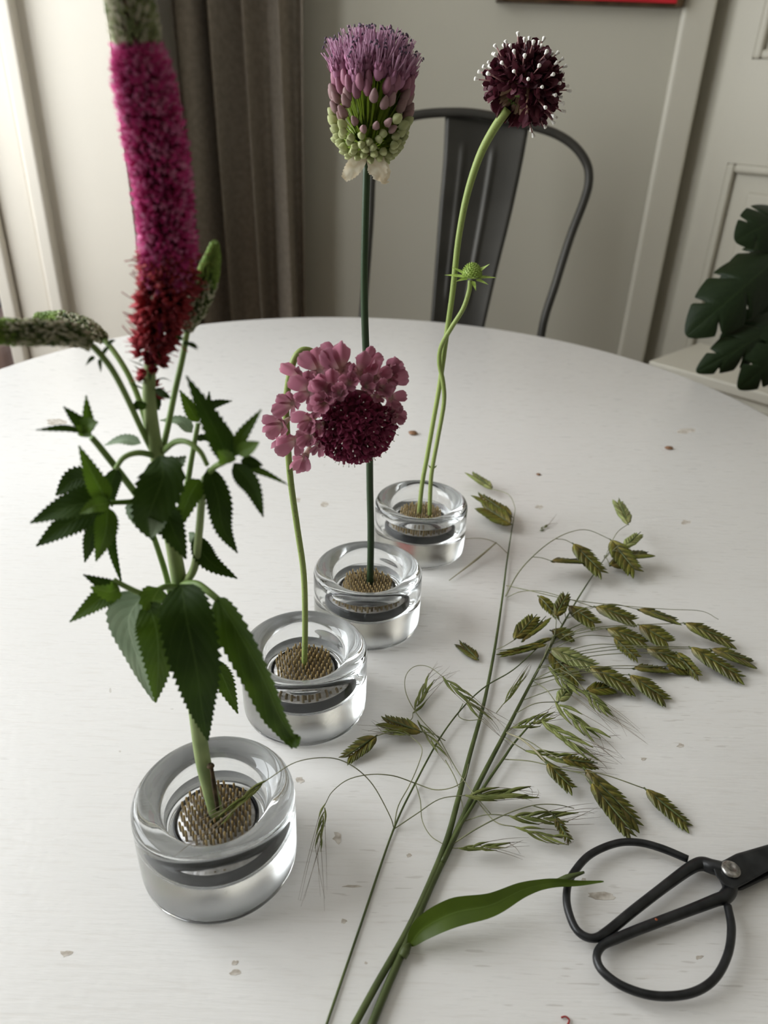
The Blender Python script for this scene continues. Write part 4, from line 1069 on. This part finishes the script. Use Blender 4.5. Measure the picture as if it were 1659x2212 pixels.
# ================================================================== drooping pink scabious in the second vase
YK = GC[1].y
kb2 = V((GC[1].x + .0, GC[1].y - .0005, TABLE + CAV + .010))
pk = thing('pink_scabious_stem', 'drooping dusty pink scabious with ruffled petals on a hooked green stem', 'flower', kb2)
kp = [kb2] + stem_px([(659, 1345), (656, 1240), (642, 1140), (628, 1040), (621, 950), (618, 880), (625, 815), (638, 772, .002), (660, 756, .006), (688, 772, .010), (712, 812, .008), (735, 860, -.004)], YK)
mp = mpp_at(kp[4])
wobj('stem', *tube(kp, [7.2 * mp, 7 * mp, 7 * mp, 7 * mp, 7 * mp, 7.5 * mp, 8 * mp], 10), M_STEMS, pk)
KC = at(758, 892, YK - .010); mpk = mpp_at(KC)
kn = V((.10, -1.0, -.02)).normalized()
kx = V((1, 0, 0)); kx = (kx - kn * kx.dot(kn)).normalized(); ky = kn.cross(kx) * -1
if ky.z < 0: ky = -ky
v, f = lathe([(.0001, -.008), (.008, -.007), (.0140, -.002), (.0155, .002), (.0135, .007), (.008, .0105), (.0001, .012)], 24)
wobj('receptacle', [at(764, 902, YK - .012) + kx * q.x + ky * q.y + kn * q.z for q in v], f, M_CORE, pk)
def petal_mesh(name, mat, ruff, seed, aspect=.62):
    rs = random.Random(seed); v, f, uv = [], [], []
    n, k = 8, 7
    for i in range(n + 1):
        t = i / n; w = aspect * (.16 + .84 * math.sin(math.pi * min(1, t * .62 + .02)) ** 1.2) * (1 if t < .88 else lerp(1, .62, (t - .88) / .12)) * .5
        for j in range(k):
            s = -1 + 2 * j / (k - 1)
            v.append(V((s * w, t - .07 * t * s * s + (.03 * math.sin(s * 7 + seed) if i == n else 0), .22 * t * t + ruff * (abs(s) ** 2) * .22 * t + ruff * .10 * math.sin(s * 5 + seed * 1.7) * t * t))); uv.append((.5 + s / 2, t))
    for i in range(n):
        for j in range(k - 1): a = i * k + j; f.append((a, a + 1, a + k + 1, a + k))
    return mesh(name, v, f, mat, True, uv)
PET = [petal_mesh('petal', M_PETAL, .9, s, .55 + .12 * (s % 3)) for s in range(5)]
PTUBE = mesh('ray_floret', *tube([(0, 0, 0), (0, 0, .5), (0, 0, 1)], [.0010, .0013, .0021], 8, 3), M_PETAL)
def ray_floret(pos, d, size, n=5, big=1.0):
    fl = place('ray_floret', PTUBE, pk, align(pos, d, (1, 1, .007)))
    tip = pos + d * .0065
    a = d.orthogonal().normalized(); b_ = d.cross(a)
    outw = (pos - KC); outw = outw - d * outw.dot(d)
    for i in range(n):
        g = i * 2 * math.pi / n + rnd(-.25, .25)
        rd = a * math.cos(g) + b_ * math.sin(g)
        outer = rd.dot((pos - KC).normalized())
        s = size * (1.0 + .45 * max(0, outer)) * rnd(.8, 1.12)
        y = (rd + d * rnd(.15, .65)).normalized(); x = y.cross(d).normalized(); z = x.cross(y)
        M = Matrix((x, y, z)).transposed().to_4x4() @ Matrix.Diagonal((s, s, s, 1)); M.translation = tip - y * .0004
        place('petal', random.choice(PET), fl, M)
# open outer flowers: picture position of the throat, petal length in pixels
for px, py, sz_, dy in ((612, 915, 44, .004), (640, 948, 44, .002), (660, 985, 34, .004), (632, 872, 40, .0), (668, 845, 48, -.002), (690, 800, 50, .002), (672, 905, 38, -.008), (716, 845, 46, -.008),
                        (738, 798, 50, .0), (728, 775, 38, .008), (775, 805, 44, -.002), (808, 815, 42, .0), (838, 818, 38, .004), (842, 858, 36, .0), (822, 838, 32, -.006),
                        (700, 870, 36, -.012), (650, 815, 38, .008), (790, 785, 36, .008), (852, 895, 28, .002), (690, 960, 30, -.004), (735, 850, 30, -.012), (790, 836, 28, -.008), (690, 920, 28, -.010), (700, 845, 34, -.008), (755, 828, 32, -.008), (690, 885, 32, -.010), (672, 940, 30, -.004), (815, 855, 26, -.006), (838, 885, 26, .0), (840, 800, 30, .006)):
    pos = at(px, py, YK - .014 + dy)
    rdl = pos - at(755, 885, YK - .004); rdl = rdl - kn * rdl.dot(kn)
    d = (kn * .95 + rdl.normalized() * .55).normalized()
    ray_floret(pos - d * .0065, d, sz_ * mpk * .86)
DC = at(764, 908, YK - .010)
PKF = [scab_floret(k + 20, 5, w=.30).mesh('disc_floret', [M_PETALD, M_PETALD]) for k in range(6)]
PSTY = STY
for i in range(290):
    z = 1 - 1.12 * (i + .5) / 290; g = i * 2.39996; rr = math.sqrt(max(0, 1 - z * z))
    d = kx * rr * math.cos(g) + ky * rr * math.sin(g) + kn * z
    up_ = ky.dot(d); lf_ = -kx.dot(d)
    if (up_ > .40 and z < .62) or (lf_ > .60 and up_ > -.45 and z < .55): continue
    R = (92 + 6 * max(0, -up_)) * mpk
    L = 32 * mpk
    st = DC + d * (R - L) - kn * .004
    place('disc_floret', PKF[i % 6], pk, align(st, d + V((rnd(-.12, .12), rnd(-.12, .12), rnd(-.12, .12))), L * rnd(.85, 1.1), roll=rnd(0, 6)))
    if i % 3 == 0 and z < .96:
        LL = 42 * mpk
        place('style', PSTY, pk, align(st, d, (LL * .75, LL * .75, LL * rnd(.9, 1.12)), roll=rnd(0, 6)))
# ================================================================== cut grasses lying on the table
LEM = []
def lemma_mesh(mat):
    ts = [0, .18, .42, .68, .88, 1.0]; hw = [.05, .15, .185, .135, .06, .0]; hz = [.03, .07, .085, .06, .03, .0]
    v, f, uv = [], [], []
    for t, w, z in zip(ts, hw, hz):
        for (a, b_, u) in ((-1, 0, 0), (0, 1, .5), (1, 0, 1), (0, -1, .5)):
            v.append(V((a * w, t, b_ * z))); uv.append((u, t))
    for i in range(len(ts) - 1):
        for j in range(4): f.append((i * 4 + j, i * 4 + (j + 1) % 4, i * 4 + 4 + (j + 1) % 4, i * 4 + 4 + j))
    return mesh('scale', v, f, mat, False, uv)
LEM_D, LEM_P = lemma_mesh(M_LEM), lemma_mesh(M_LEMP)
def spikelet(parent, b0, t0, wpx, z0=.006, z1=.005, tilt=0.0, pale=False, name='spikelet', label=None, cat=None):
    P0, P1 = tab(*b0, z0), tab(*t0, z1)
    ax = P1 - P0; L = ax.length * 1.0; ax.normalize()
    pxd = V((t0[0] - b0[0], t0[1] - b0[1])).normalized() * (wpx / 2); mx_, my_ = (b0[0] + t0[0]) / 2, (b0[1] + t0[1]) / 2
    w = (tab(mx_ - pxd.y, my_ + pxd.x, z0) - tab(mx_ + pxd.y, my_ - pxd.x, z0)).length * 1.18
    nrm = V((0, 0, 1)); nrm = (nrm - ax * nrm.dot(ax)).normalized()
    nrm = Matrix.Rotation(tilt, 3, ax) @ nrm
    sd = ax.cross(nrm)
    rach = tube([P0 - ax * .001, P0 + ax * L * .4, P0 + ax * L * .85], [.0005, .0006, .0003], 5, 3)
    root = wobj(name, *rach, M_STEMG, parent)
    me = LEM_P if pale else LEM_D
    n = max(6, min(11, int(L / .0026)))
    ll0 = max(L * .30, w * .50)
    for k in range(n):
        for s in (-1, 1):
            u = (k + (.5 if s > 0 else 0)) / n
            pos = P0 + ax * (u * L * .74)
            hw = w / 2 * (math.sin(math.pi * min(1, .16 + .78 * u)) ** .7)
            ll = min(ll0 * (1 - .25 * u), L * (1 - u * .74) * 1.02)
            ang = math.asin(max(.12, min(.60, (hw - ll * .15) / ll)))
            d = ax * math.cos(ang) + sd * (s * math.sin(ang))
            x = d.cross(nrm).normalized()
            zz = x.cross(d)
            tiltm = Matrix.Rotation(s * .25, 3, d)
            x = tiltm @ x; zz = tiltm @ zz
            M = Matrix((x, d, zz)).transposed().to_4x4() @ Matrix.Diagonal((ll * 1.0, ll, ll * 1.3, 1))
            M.translation = pos + nrm * (.0004 * ((k % 2) - .5) - .0003 * k + .0004 * s)
            place('scale', me, root, M)
    return root
def gtube(parent, pts, r, mat, zs=.0012, n=6, name='branch', sub=6):
    """pts (px, py[, dz]) on the table"""
    P = [tab(q[0], q[1], (q[2] if len(q) > 2 else zs)) for q in pts]
    return wobj(name, *tube(P, r, n, sub), mat, parent), P
def brome(parent, b0, t0, wpx, awns, z0=.004, z1=.004, n=7, seed=0):
    """slender spikelet with long awns ending near the given pixels"""
    rs = random.Random(seed)
    P0, P1 = tab(*b0, z0), tab(*t0, z1)
    ax = P1 - P0; L = ax.length; ax.normalize(); pxd = V((t0[0] - b0[0], t0[1] - b0[1])).normalized() * (wpx / 2)
    w = (tab(b0[0] - pxd.y, b0[1] + pxd.x, z0) - tab(b0[0] + pxd.y, b0[1] - pxd.x, z0)).length
    sd = ax.cross(V((0, 0, 1))).normalized(); up_ = sd.cross(ax)
    mb, aw = MB(), MB()
    A = [tab(a[0], a[1], (a[2] if len(a) > 2 else .003)) for a in awns]
    for k in range(n):
        u = k / (n - 1) * .62; s = -1 if k % 2 else 1
        st = P0 + ax * (u * L); ll = L * rs.uniform(.36, .46)
        off = sd * (s * w * .42 * rs.uniform(.45, 1.0)) + up_ * (rs.uniform(-.2, .35) * w)
        tip = st + ax * ll + off
        v, f, uv = leaf_data([st, lerp(st, tip, .5) + off * .25, tip], w * .20, (up_ + sd * s * .4), .35, 4, 0)
        k0 = len(v); mb.add((v, f)); 
        mb.add(tube([st, lerp(st, tip, .45) + off * .22 - up_ * .0002, tip], [w * .05, w * .10, w * .02], 5, 2))
        tgt = A[k % len(A)]
        far = lerp(tip, tgt, rs.uniform(.85, 1.12)) + off * rs.uniform(.2, .9)
        bend = lerp(tip, far, .5) + off * .12 + up_ * .0005
        aw.add(tube([tip - ax * ll * .1, bend, far], [.00016, .00012, .00004], 4, 4))
    root = mb.obj('brome_spikelet', M_BROME, parent)
    aw.obj('awns', M_AWN, root)
    return root

# ---- first sea oats stalk (runs straight up to the farthest pods)
ga = thing('sea_oats_stalk', 'left of the two thick green grass stalks, reaching up past the farthest vase', 'grass stalk', tab(765, 2230))
A_pts = [(752, 2240), (812, 2130), (880, 2010), (925, 1915), (965, 1815), (990, 1725), (1015, 1630), (1045, 1520), (1068, 1405), (1084, 1300), (1094, 1220), (1103, 1160), (1110, 1118)]
_, AP = gtube(ga, [(x, y, .003) for x, y in A_pts], [.00165, .0016, .0016, .0015, .0012, .0009, .0006, .0004], M_STEMG, n=9, name='stem')
for b0, t0, w, tl, pl_ in (((1062, 1056), (1014, 1012), 32, .3, True), ((1106, 1116), (1020, 1054), 36, .2, False), ((1104, 1132), (1028, 1080), 34, -.3, False)):
    spikelet(ga, b0, t0, w, .010, .014, tl, pl_)
gtube(ga, [(1110, 1118, .010), (1112, 1095, .014), (1098, 1068, .016), (1062, 1056, .012)], .0003, M_STRAW)
gtube(ga, [(1108, 1130, .008), (1110, 1122, .010), (1106, 1116, .010)], .0003, M_STRAW)
gtube(ga, [(1092, 1288, .003), (1118, 1240, .012), (1150, 1203, .020), (1190, 1170, .026), (1230, 1150, .028), (1270, 1145, .026), (1320, 1166, .020)], [.0005, .0003], M_STRAW)
spikelet(ga, (1319, 1166), (1382, 1243), 44, .020, .010, .35)
gtube(ga, [(1150, 1203, .020), (1170, 1205, .020), (1192, 1212, .018)], .0003, M_STRAW)
spikelet(ga, (1192, 1212), (1268, 1205), 40, .018, .014, -.3)
gtube(ga, [(1200, 1164, .026), (1220, 1166, .024), (1238, 1175, .022)], .0003, M_STRAW)
spikelet(ga, (1238, 1174), (1313, 1246), 40, .022, .012, .2)
gtube(ga, [(1094, 1265, .003), (1140, 1275, .012), (1230, 1295, .016), (1340, 1308, .016), (1440, 1316, .014), (1515, 1320, .010), (1552, 1338, .004)], [.0004, .0002], M_STRAW)
gtube(ga, [(1096, 1290, .003), (1125, 1278, .010), (1165, 1277, .014), (1210, 1288, .016), (1285, 1312, .014)], .0003, M_STRAW)
gtube(ga, [(1096, 1195, .003), (1070, 1172, .010), (1040, 1163, .012), (1003, 1164, .010)], .0003, M_DRY)
gtube(ga, [(1072, 1172, .010), (1030, 1208, .006), (970, 1254, .002)], [.0006, .0009, .0003], M_DRY)
gtube(ga, [(1068, 1405, .003), (1090, 1395, .010), (1115, 1380, .012)], .0003, M_STRAW)
spikelet(ga, (1112, 1380), (1168, 1318), 40, .012, .016, .3)
spikelet(ga, (1128, 1385), (1188, 1322), 32, .010, .014, -.5)

# ---- second sea oats stalk, carrying the big heap of pods
gb = thing('sea_oats_stalk', 'right of the two thick green grass stalks, carrying the big heap of pods', 'grass stalk', tab(805, 2230))
B_pts = [(792, 2240), (835, 2135), (885, 2020), (935, 1905), (975, 1822), (1028, 1705), (1090, 1585), (1150, 1470), (1215, 1350), (1268, 1262), (1318, 1190)]
_, BP_ = gtube(gb, [(x, y, .0028) for x, y in B_pts], [.0018, .0018, .0017, .0016, .0013, .0009, .0006, .0003], M_STEMG, n=9, name='stem')
heap = [
 ((1357, 1132), (1333, 1066), 32, .2, True, .026, .034), ((1349, 1182), (1390, 1143), 26, .2, True, .018, .024),
 ((1350, 1203), (1410, 1190), 40, -.2, False, .012, .014), ((1318, 1222), (1352, 1212), 36, .1, False, .006, .006),
 ((1200, 1332), (1232, 1270), 38, .4, False, .014, .022), ((1163, 1288), (1216, 1342), 24, 1.0, False, .018, .010),
 ((1228, 1308), (1298, 1352), 42, .2, False, .012, .010), ((1285, 1310), (1385, 1340), 44, .1, False, .014, .014),
 ((1378, 1316), (1478, 1338), 42, -.2, False, .016, .014), ((1310, 1358), (1412, 1388), 44, .1, False, .010, .010),
 ((1380, 1350), (1458, 1392), 46, .3, False, .012, .010), ((1478, 1346), (1605, 1392), 40, .1, False, .012, .008),
 ((1535, 1402), (1642, 1430), 46, -.1, False, .008, .006), ((1490, 1398), (1628, 1474), 40, .2, False, .010, .005),
 ((1395, 1400), (1495, 1432), 44, .1, False, .008, .008), ((1325, 1375), (1385, 1432), 24, 1.0, False, .010, .006),
 ((1360, 1458), (1452, 1516), 50, .1, False, .008, .005), ((1368, 1444), (1455, 1438), 40, -.2, False, .006, .005),
 ((1188, 1402), (1305, 1442), 46, .2, True, .010, .008), ((1186, 1410), (1262, 1482), 44, .4, False, .007, .005),
 ((1272, 1440), (1384, 1490), 54, .1, False, .010, .007), ((1206, 1516), (1238, 1472), 42, .2, True, .005, .007),
 ((1268, 1492), (1332, 1480), 44, .1, False, .005, .005), ((1178, 1392), (1062, 1408), 28, .5, False, .010, .006),
 ((1192, 1378), (1108, 1402), 26, .7, False, .010, .006), ((1462, 1410), (1515, 1472), 24, 1.0, False, .008, .004),
 ((1440, 1440), (1500, 1446), 30, .6, False, .005, .004), ((1190, 1362), (1248, 1375), 34, .3, False, .006, .006)]
rs = random.Random(11)
bpath = catmull([V((x, y, 0)) for x, y in B_pts], 8)
for (b0, t0, w, tl, pl_, z0, z1) in heap:
    spikelet(gb, b0, t0, w, z0, z1, tl, pl_)
    bx_, by_ = b0
    # stalk from a node lower on the stem, arching to the pod
    cand = [q for q in bpath if q.y > by_ + 20] or bpath
    nd = min(cand, key=lambda q: (q.x - bx_) ** 2 + (q.y - by_ - 40) ** 2)
    if by_ < 1250: nd = bpath[-3]
    mx, my = (nd.x + bx_) / 2 + rs.uniform(-8, 8), (nd.y + by_) / 2 - rs.uniform(8, 22)
    gtube(gb, [(nd.x, nd.y, .003), (mx, my, max(z0, .004) + .006), (bx_, by_, z0)], .00028, M_STRAW)
# lower pods on the same stalk
low = [((1212, 1640), (1305, 1650), 36, .2, False, .012, .008), ((1180, 1648), (1248, 1712), 46, .1, False, .010, .006), ((1262, 1660), (1402, 1800), 50, .1, False, .010, .005),
       ((1276, 1690), (1386, 1820), 58, -.2, False, .012, .008), ((1394, 1704), (1508, 1796), 46, .1, False, .006, .004), ((1198, 1764), (1240, 1830), 30, .3, False, .008, .004)]
for (b0, t0, w, tl, pl_, z0, z1) in low: spikelet(gb, b0, t0, w, z0, z1, tl, pl_)
gtube(gb, [(1092, 1582, .003), (1140, 1600, .010), (1175, 1622, .012), (1212, 1640, .012)], .0003, M_STRAW)
gtube(gb, [(1092, 1582, .003), (1128, 1598, .012), (1160, 1625, .012), (1180, 1648, .010)], [.0004, .0007, .0004], M_DRY)
gtube(gb, [(1086, 1640, .003), (1150, 1645, .008), (1230, 1665, .010), (1300, 1672, .010), (1394, 1704, .006)], .0003, M_STRAW)
gtube(gb, [(1230, 1665, .010), (1258, 1672, .011), (1276, 1690, .012)], .0003, M_STRAW)
gtube(gb, [(1215, 1655, .010), (1240, 1656, .011), (1262, 1662, .010)], .0003, M_STRAW)
gtube(gb, [(975, 1825, .003), (1030, 1790, .010), (1090, 1760, .014), (1150, 1740, .014), (1200, 1738, .012), (1240, 1746, .006)], [.0004, .0002], M_STRAW)
gtube(gb, [(1150, 1740, .014), (1180, 1750, .012), (1198, 1764, .008)], .0003, M_STRAW)
# leaf blade
bl = [tab(884, 2041, .004), tab(915, 2005, .010), tab(980, 1972, .016), tab(1060, 1955, .018), (tab(1130, 1922, .016)), tab(1190, 1908, .013), tab(1250, 1908, .011), tab(1304, 1904, .012)]
wq = 52 * mpp_at(bl[2])
v, f, uv = leaf_data(bl, wq, (-.15, -.55, 1), .22, 26, 0, 0.0, .04, lambda t: (math.sin(math.pi * min(1, (t * 1.02 + .005) ** .66)) ** .95 * (1 if t < .3 else lerp(1, .50, min(1, (t - .3) / .35)))) + .09 if t < .995 else .05, 3)
o = wobj('leaf_blade', v, f, M_BLADE, gb, True, uv); setp(o, 'broad green grass leaf lying over the scissor handle')
gtube(gb, [(1196, 1908, .010), (1225, 1896, .012), (1262, 1884, .014)], [.0012, .0016, .0006], M_STEMG)
gtube(gb, [(868, 2066, .004), (876, 2052, .005), (886, 2040, .005)], [.0022, .0024, .0010], M_STEMG)

# ---- brome stem lying along the second stalk
gc = thing('brome_stem', 'dark thin brome grass stem lying along the thick stalks', 'grass stalk', tab(960, 1850))
gtube(gc, [(955, 1862, .0045), (985, 1800, .005), (1020, 1742, .005), (1052, 1690, .005), (1088, 1638, .005), (1110, 1606, .006), (1150, 1560, .008)], [.0010, .0009, .0008, .0005], M_STEMG, n=8, name='stem')
for b0, t0, w, aw_, br_ in (
    ((1136, 1622), (1262, 1655), 28, [(1330, 1660), (1310, 1640)], [(1088, 1590), (1110, 1606, .010), (1136, 1622, .008)]),
    ((1170, 1556), (1282, 1640), 32, [(1345, 1650, .006), (1310, 1665), (1340, 1635)], [(1100, 1575), (1140, 1552, .012), (1170, 1556, .010)]),
    ((1200, 1516), (1305, 1606), 30, [(1345, 1640), (1330, 1600), (1300, 1630)], [(1150, 1470), (1180, 1490, .014), (1200, 1516, .012)]),
    ((1108, 1572), (1205, 1546), 24, [(1220, 1532), (1230, 1550), (1200, 1530)], [(1088, 1586), (1100, 1578, .006), (1108, 1572, .006)]),
    ((1185, 1440), (1262, 1512), 24, [(1330, 1560), (1300, 1540)], [(1150, 1470), (1165, 1445, .014), (1185, 1440, .014)]),
    ((1262, 1490), (1322, 1550), 26, [(1400, 1605), (1380, 1580), (1350, 1590)], [(1200, 1440), (1235, 1460, .016), (1262, 1490, .014)]),
    ((1100, 1762), (1238, 1772), 34, [(1290, 1742), (1285, 1770), (1300, 1760)], [(1000, 1775), (1050, 1760, .008), (1100, 1762, .008)]),
    ((1112, 1786), (1232, 1822), 24, [(1240, 1815), (1225, 1810)], [(1030, 1730), (1070, 1775, .006), (1112, 1786, .006)]),
    ((990, 1832), (1098, 1828), 26, [(1135, 1812), (1125, 1850), (1140, 1825)], [(972, 1828), (980, 1832, .004), (990, 1832, .004)]),
    ((1086, 1522), (1142, 1446), 16, [(1146, 1436)], [(1072, 1540), (1080, 1530, .004), (1086, 1522, .004)])):
    brome(gc, b0, t0, w, aw_, .008, .006, 8, int(b0[0]))
    gtube(gc, br_, .00028, M_STRAW)
# ---- long thin brome stem on the left
gd = thing('brome_stem', 'long hair-thin brome grass stem, leftmost on the table, with nodding awned spikelets', 'grass stalk', tab(700, 2230))
gtube(gd, [(696, 2240, .001), (780, 1995, .001), (850, 1792, .0015), (897, 1692, .003), (950, 1595, .004), (1000, 1528, .005), (1050, 1482, .006), (1110, 1446, .007), (1180, 1385, .010), (1260, 1345, .016)], [.0006, .00055, .0005, .0004, .0003], M_STEMG, n=8, name='stem')
for br_ in ([(851, 1790), (842, 1762, .010), (805, 1695, .028), (762, 1655, .040), (712, 1637, .048), (640, 1646, .053), (575, 1686, .052)],
            [(851, 1790), (860, 1742, .004), (885, 1695, .008), (905, 1648, .010), (911, 1615, .010), (886, 1589, .008)],
            [(897, 1692, .003), (850, 1676, .012), (800, 1673, .016), (752, 1684, .016), (718, 1710, .013), (703, 1736, .010)],
            [(950, 1597, .004), (905, 1548, .006), (878, 1500, .010), (876, 1462, .014), (895, 1440, .018), (925, 1440, .020), (957, 1462, .018)],
            [(897, 1692, .003), (940, 1706, .004), (980, 1700, .006), (1003, 1682, .008), (1012, 1650, .008)],
            [(897, 1692, .003), (908, 1730, .004), (912, 1772, .004), (930, 1805, .004), (958, 1824, .005)],
            [(852, 1790), (900, 1758, .006), (950, 1726, .010), (1005, 1718, .010)],
            [(962, 1642, .004), (985, 1685, .004), (998, 1735, .003), (1002, 1758, .003)],
            [(950, 1597, .004), (985, 1660, .004), (1020, 1710, .008), (1060, 1758, .006)],
            [(880, 1560, .004), (890, 1552, .004), (892, 1540, .004)],
            [(1000, 1520), (990, 1545, .004), (1010, 1556, .004), (1045, 1553, .004)]):
    gtube(gd, br_, [.00032, .00022], M_STRAW)
brome(gd, (703, 1736), (684, 1842), 22, [(646, 1962), (705, 1945), (698, 1965), (660, 1930), (650, 1955)], .010, .005, 8, 1)
brome(gd, (892, 1540), (936, 1462), 26, [(972, 1436), (950, 1430), (985, 1450), (962, 1445)], .004, .006, 8, 2)
brome(gd, (957, 1462), (1050, 1552), 24, [(1105, 1605), (1080, 1590), (1120, 1580)], .018, .010, 8, 3)
brome(gd, (902, 1556), (962, 1642), 18, [(968, 1650), (975, 1660)], .005, .004, 6, 4)
brome(gd, (886, 1588), (822, 1580), 14, [(778, 1572), (790, 1585), (800, 1555)], .008, .007, 6, 5)
brome(gd, (1005, 1718), (1152, 1718), 36, [(1165, 1718), (1150, 1730), (1160, 1705)], .010, .007, 9, 6)
brome(gd, (575, 1686), (468, 1778), 26, [(390, 1800, .050), (360, 1860, .050), (440, 1790, .050), (410, 1830, .050)], .052, .049, 8, 7)
# two pods left of the stalks
spikelet(gd, (908, 1580), (815, 1544), 56, .008, .008, .15)
spikelet(gd, (812, 1590), (733, 1642), 50, .008, .005, -.1)
gtube(gd, [(962, 1600, .003), (935, 1585, .007), (908, 1580, .008)], .0003, M_STRAW)
gtube(gd, [(886, 1589, .008), (850, 1580, .009), (812, 1590, .008)], .0003, M_STRAW)
# loose bits on the table
lp = tab(1032, 1424, 0)
lo_ = thing('loose_grass_pod', 'single loose green grass pod lying alone left of the stalks', 'grass pod', lp)
spikelet(lo_, (1032, 1424), (985, 1376), 32, .003, .003, .1)
st_ = thing('grass_fragment', 'tiny dry grass fragment with hairs near the farthest vase', 'grass fragment', tab(1167, 1145))
brome(st_, (1166, 1146), (1185, 1132), 9, [(1200, 1112), (1208, 1130)], .0015, .0015, 4, 9)
def crumb(name, px, py, rx, ry, mat, label):
    c = tab(px, py, 0); q = mpp_at(c); v, f = lathe([(.0001, 0), (.8, .1), (1, .45), (.75, .85), (.0001, 1)], 9)
    sx_, sy_ = rx * q, ry * q * 1.5
    o = wobj(name, [c + V((a.x * sx_ * (1 + .15 * math.sin(a.y * 5)), a.y * sy_, a.z * sx_ * .7)) for a in v], f, mat, base=True)
    return setp(o, label, 'crumb')
crumb('seed', 892, 938, 10, 6, M_SEED, 'brown seed on the table right of the drooping pink flower')
crumb('seed', 1445, 970, 9, 4, M_SEED, 'small brown seed on the far right of the table')
crumb('seed', 1163, 1026, 5, 3, M_SEED, 'tiny tan seed on the table above the arching grass')
o = wobj('red_thread', *tube([tab(1212, 2198, .0008), tab(1222, 2196, .0012), tab(1230, 2204, .0008), tab(1226, 2214, .0008)], .0004, 5), M_REDBIT, base=True); setp(o, 'short curled red thread at the bottom edge of the picture', 'thread')
# ================================================================== scissors
sz = .006
scz = thing('garden_scissors', 'black iron flower scissors with wide open loop handles', 'scissors', tab(1500, 1980))
def sc_tube(name, px, r, z=sz, n=12):
    return wobj(name, *tube([tab(q[0], q[1], (q[2] if len(q) > 2 else z)) for q in px], r, n, 7), M_IRON, scz)
rr = .0019
sc_tube('handle', [(1560, 1878, .0075), (1538, 1872, .0072), (1515, 1866), (1490, 1876), (1440, 1912), (1370, 1966), (1316, 2010), (1288, 2026), (1262, 2022), (1240, 2000), (1225, 1955), (1226, 1915), (1240, 1884), (1275, 1846), (1330, 1822), (1380, 1820), (1430, 1833), (1486, 1856)],
        [.0038, .0036, .0034, .0029, .0025, .0024, .0023, rr, rr, rr, rr, rr, rr, rr, rr, .0020, .0019])
sc_tube('handle', [(1568, 1892, .0055), (1577, 1918, .0058), (1567, 1937), (1545, 1945), (1480, 1970), (1400, 2000), (1330, 2028), (1300, 2044), (1289, 2068), (1302, 2098), (1347, 2131), (1415, 2151), (1490, 2146), (1542, 2116), (1572, 2062), (1580, 2005), (1572, 1957)],
        [.0038, .0036, .0034, .0029, .0025, .0024, .0023, rr, rr, rr, rr, rr, rr, rr, rr, .0020, .0019])
def blade(edge_px, z0, z1, name):
    top = [tab(x, y, z1) for x, y in edge_px]; bot = [tab(x, y, z0) for x, y in edge_px]; n = len(top)
    o = wobj(name, top + bot, [tuple(range(n)), tuple(range(2 * n - 1, n - 1, -1))] + [(i, n + i, n + (i + 1) % n, (i + 1) % n) for i in range(n)], M_IRON, scz, smooth=False)
    return bevel(o, .0012, 3)
blade([(1538, 1868), (1556, 1862), (1590, 1844), (1659, 1824), (1740, 1790), (1830, 1742), (1905, 1694), (1860, 1752), (1770, 1818), (1659, 1882), (1612, 1908), (1586, 1922), (1562, 1912), (1546, 1892)], .0062, .0098, 'blade')
blade([(1560, 1880), (1600, 1860), (1690, 1830), (1790, 1784), (1915, 1706), (1850, 1775), (1760, 1840), (1670, 1892), (1600, 1925), (1578, 1920)], .0024, .0060, 'blade')
pc = tab(1578, 1880, .0098)
wobj('pivot_screw', *lathe([(.0001, -.006), (.0028, -.006), (.0028, 0), (.0046, 0), (.0047, .0010), (.0040, .0019), (.0022, .0022), (.0020, .0019), (.0001, .0019)], 24, pc), M_STEEL, scz)
rc = tab(1418, 1986, .0084)
wobj('rust_spot', *lathe([(.0001, .0001), (.0006, .0000), (.0009, -.0003)], 9, rc), M_RUST, scz)
